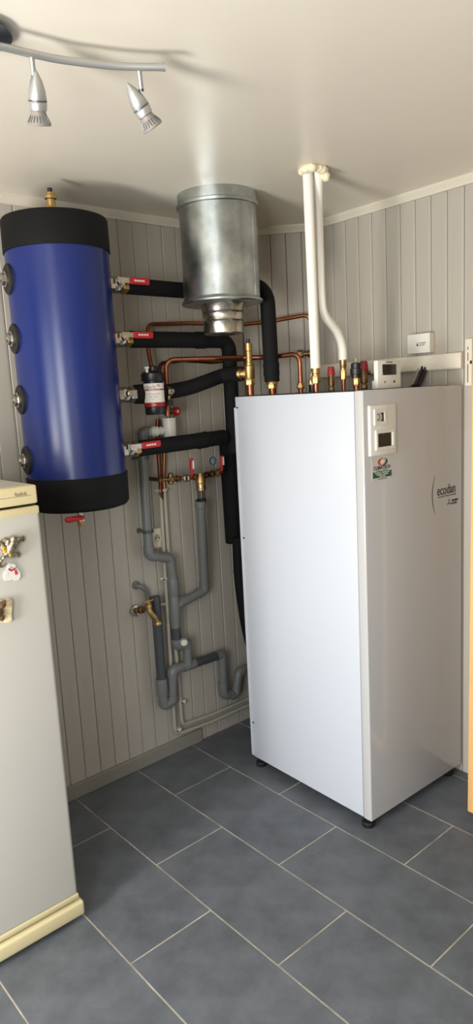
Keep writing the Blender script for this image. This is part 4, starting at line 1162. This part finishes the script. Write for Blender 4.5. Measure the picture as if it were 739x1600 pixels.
def spot(bu, bv, e_uv, tip_uv, base_uv, bulb_uv, seed):
    b0 = PZ(bu, bv, ZL)
    vd = (b0 - CAM).normalized(); F = lambda u, v: hit(u, v, b0, vd)
    e_ = F(*e_uv); tp_ = F(*tip_uv); bs = F(*base_uv); bl = F(*bulb_uv)
    mk('arm', cyl(b0, e_, .0052, 12), 'lamp_silver', lm_)
    d = (bs - tp_); L = d.length; d.normalize()
    # lean a little towards the viewer for depth
    bm = BM(); lathe(bm, tp_, d, [(0, .0015), (L * .10, .006), (L * .28, .0125), (L * .5, .0170), (L * .72, .0188), (L * .74, .0180), (L * .77, .0188), (L * .79, .0180), (L * .82, .0187), (L * .97, .0175), (L, .015)], 28)
    hd = mk('spot_head', bm, 'lamp_silver', lm_)
    bm = BM(); lathe(bm, tp_, d, [(L * .735, .0190), (L * .765, .0190)], 28, cap=False); mk('groove', bm, 'lamp_dark', hd)
    Lb = (bl - bs).length
    bm = BM(); n = 40; a, b = frame(d); rings = []
    for t_, r_ in [(-.002, .014), (Lb * .15, .0155), (Lb * .45, .0185), (Lb * .8, .0235), (Lb * .92, .0245), (Lb, .0235), (Lb * 1.02, .018), (Lb * 1.03, .008)]:
        rings.append([bm.verts.new(bs + d * t_ + (a * math.cos(2 * PI * k / n) + b * math.sin(2 * PI * k / n)) * (r_ * (1 + (.035 if k % 2 else -.035) * (1 if 0 < t_ < Lb * .85 else 0)))) for k in range(n)])
    for i in range(len(rings) - 1):
        for k in range(n): bm.faces.new((rings[i][k], rings[i][(k + 1) % n], rings[i + 1][(k + 1) % n], rings[i + 1][k]))
    bm.faces.new(rings[-1])
    mk('bulb', bm, 'lamp_glass', hd)
    bm = BM()
    for k in range(20):
        a_ = 2 * PI * k / 20; dr_ = a * math.cos(a_) + b * math.sin(a_)
        sweep(bm, [bs + d * (Lb * .3) + dr_ * .0170, bs + d * (Lb * .78) + dr_ * .0232], .0009, 4)
    mk('vent_ribs', bm, 'lamp_dark', hd)
    bm = BM(); lathe(bm, e_ - (e_ - b0).normalized() * .004, e_ - b0, [(0, .0056), (.005, .0056)], 10); mk('pivot', bm, 'lamp_dark', lm_)


spot(49, 84, (53, 122), (55, 108), (60, 174), (61, 196), 1)
spot(217, 106, (221, 142), (198, 129), (228, 181), (238, 201), 2)
spot(-130, 44, (-128, 76), (-132, 66), (-118, 128), (-114, 152), 3)

# ------------------------------------------------------------------ wooden cabinet at the right edge
# stands against the right wall in front of the heat pump
cb = PZ(730, 1268, .045)
CX0 = cb.x; CY1 = cb.y
CABLEAN = 0.0068
cab = thing('display_cabinet', 'light beech display cabinet with a dark glass door beside the heat pump', 'cabinet', ((CX0 + .56) / 2, CY1 - .25, 0))
ctz = PY(737, 452, CY1).z
depth_x = wall_r_x(CY1) - .006 - CX0
CW = .75
mk('back_panel', bx(CX0 + depth_x - .012, CX0 + depth_x, CY1 - CW, CY1, .045, ctz), 'wood', cab)
for y in (CY1 - .02, CY1 - CW):
    mk('side_panel', bx(CX0 + .02, CX0 + depth_x - .012, y, y + .02, .045, ctz, .002), 'wood', cab)
mk('top_board', bx(CX0, CX0 + depth_x, CY1 - CW - .004, CY1 + .004, ctz, ctz + .022, .003), 'wood', cab)
mk('bottom_board', bx(CX0 + .02, CX0 + depth_x - .012, CY1 - CW + .02, CY1 - .02, .045, .065), 'wood', cab)
for z in (.5, .95, 1.4): mk('shelf', bx(CX0 + .03, CX0 + depth_x - .014, CY1 - CW + .02, CY1 - .02, z, z + .018), 'wood', cab)
dor = mk('door', bx(CX0, CX0 + .02, CY1 - .040, CY1, .045, ctz - .003, .003), 'wood', cab)
mk('door_stile', bx(CX0, CX0 + .02, CY1 - CW, CY1 - CW + .04, .045, ctz - .003, .003), 'wood', dor)
mk('door_rail', bx(CX0, CX0 + .02, CY1 - CW + .04, CY1 - .040, .045, .095, .003), 'wood', dor)
mk('door_rail', bx(CX0, CX0 + .02, CY1 - CW + .04, CY1 - .040, ctz - .08, ctz - .003, .003), 'wood', dor)
mk('glass_pane', bx(CX0 + .008, CX0 + .013, CY1 - CW + .04, CY1 - .040, .095, ctz - .08), 'glass_dark', dor, sm=False)
for x in (CX0 + .04, CX0 + depth_x - .06):
    for y in (CY1 - .04, CY1 - CW + .04):
        bm = BM(); lathe(bm, (x, y, 0), Zd, [(0, .018), (.03, .02), (.046, .02)], 14); mk('foot', bm, 'rubber', cab)

cab.rotation_euler = (CABLEAN, 0, 0)       # it stands very slightly out of plumb
for o in bpy.data.objects:
    if '_off' in o: del o['_off']
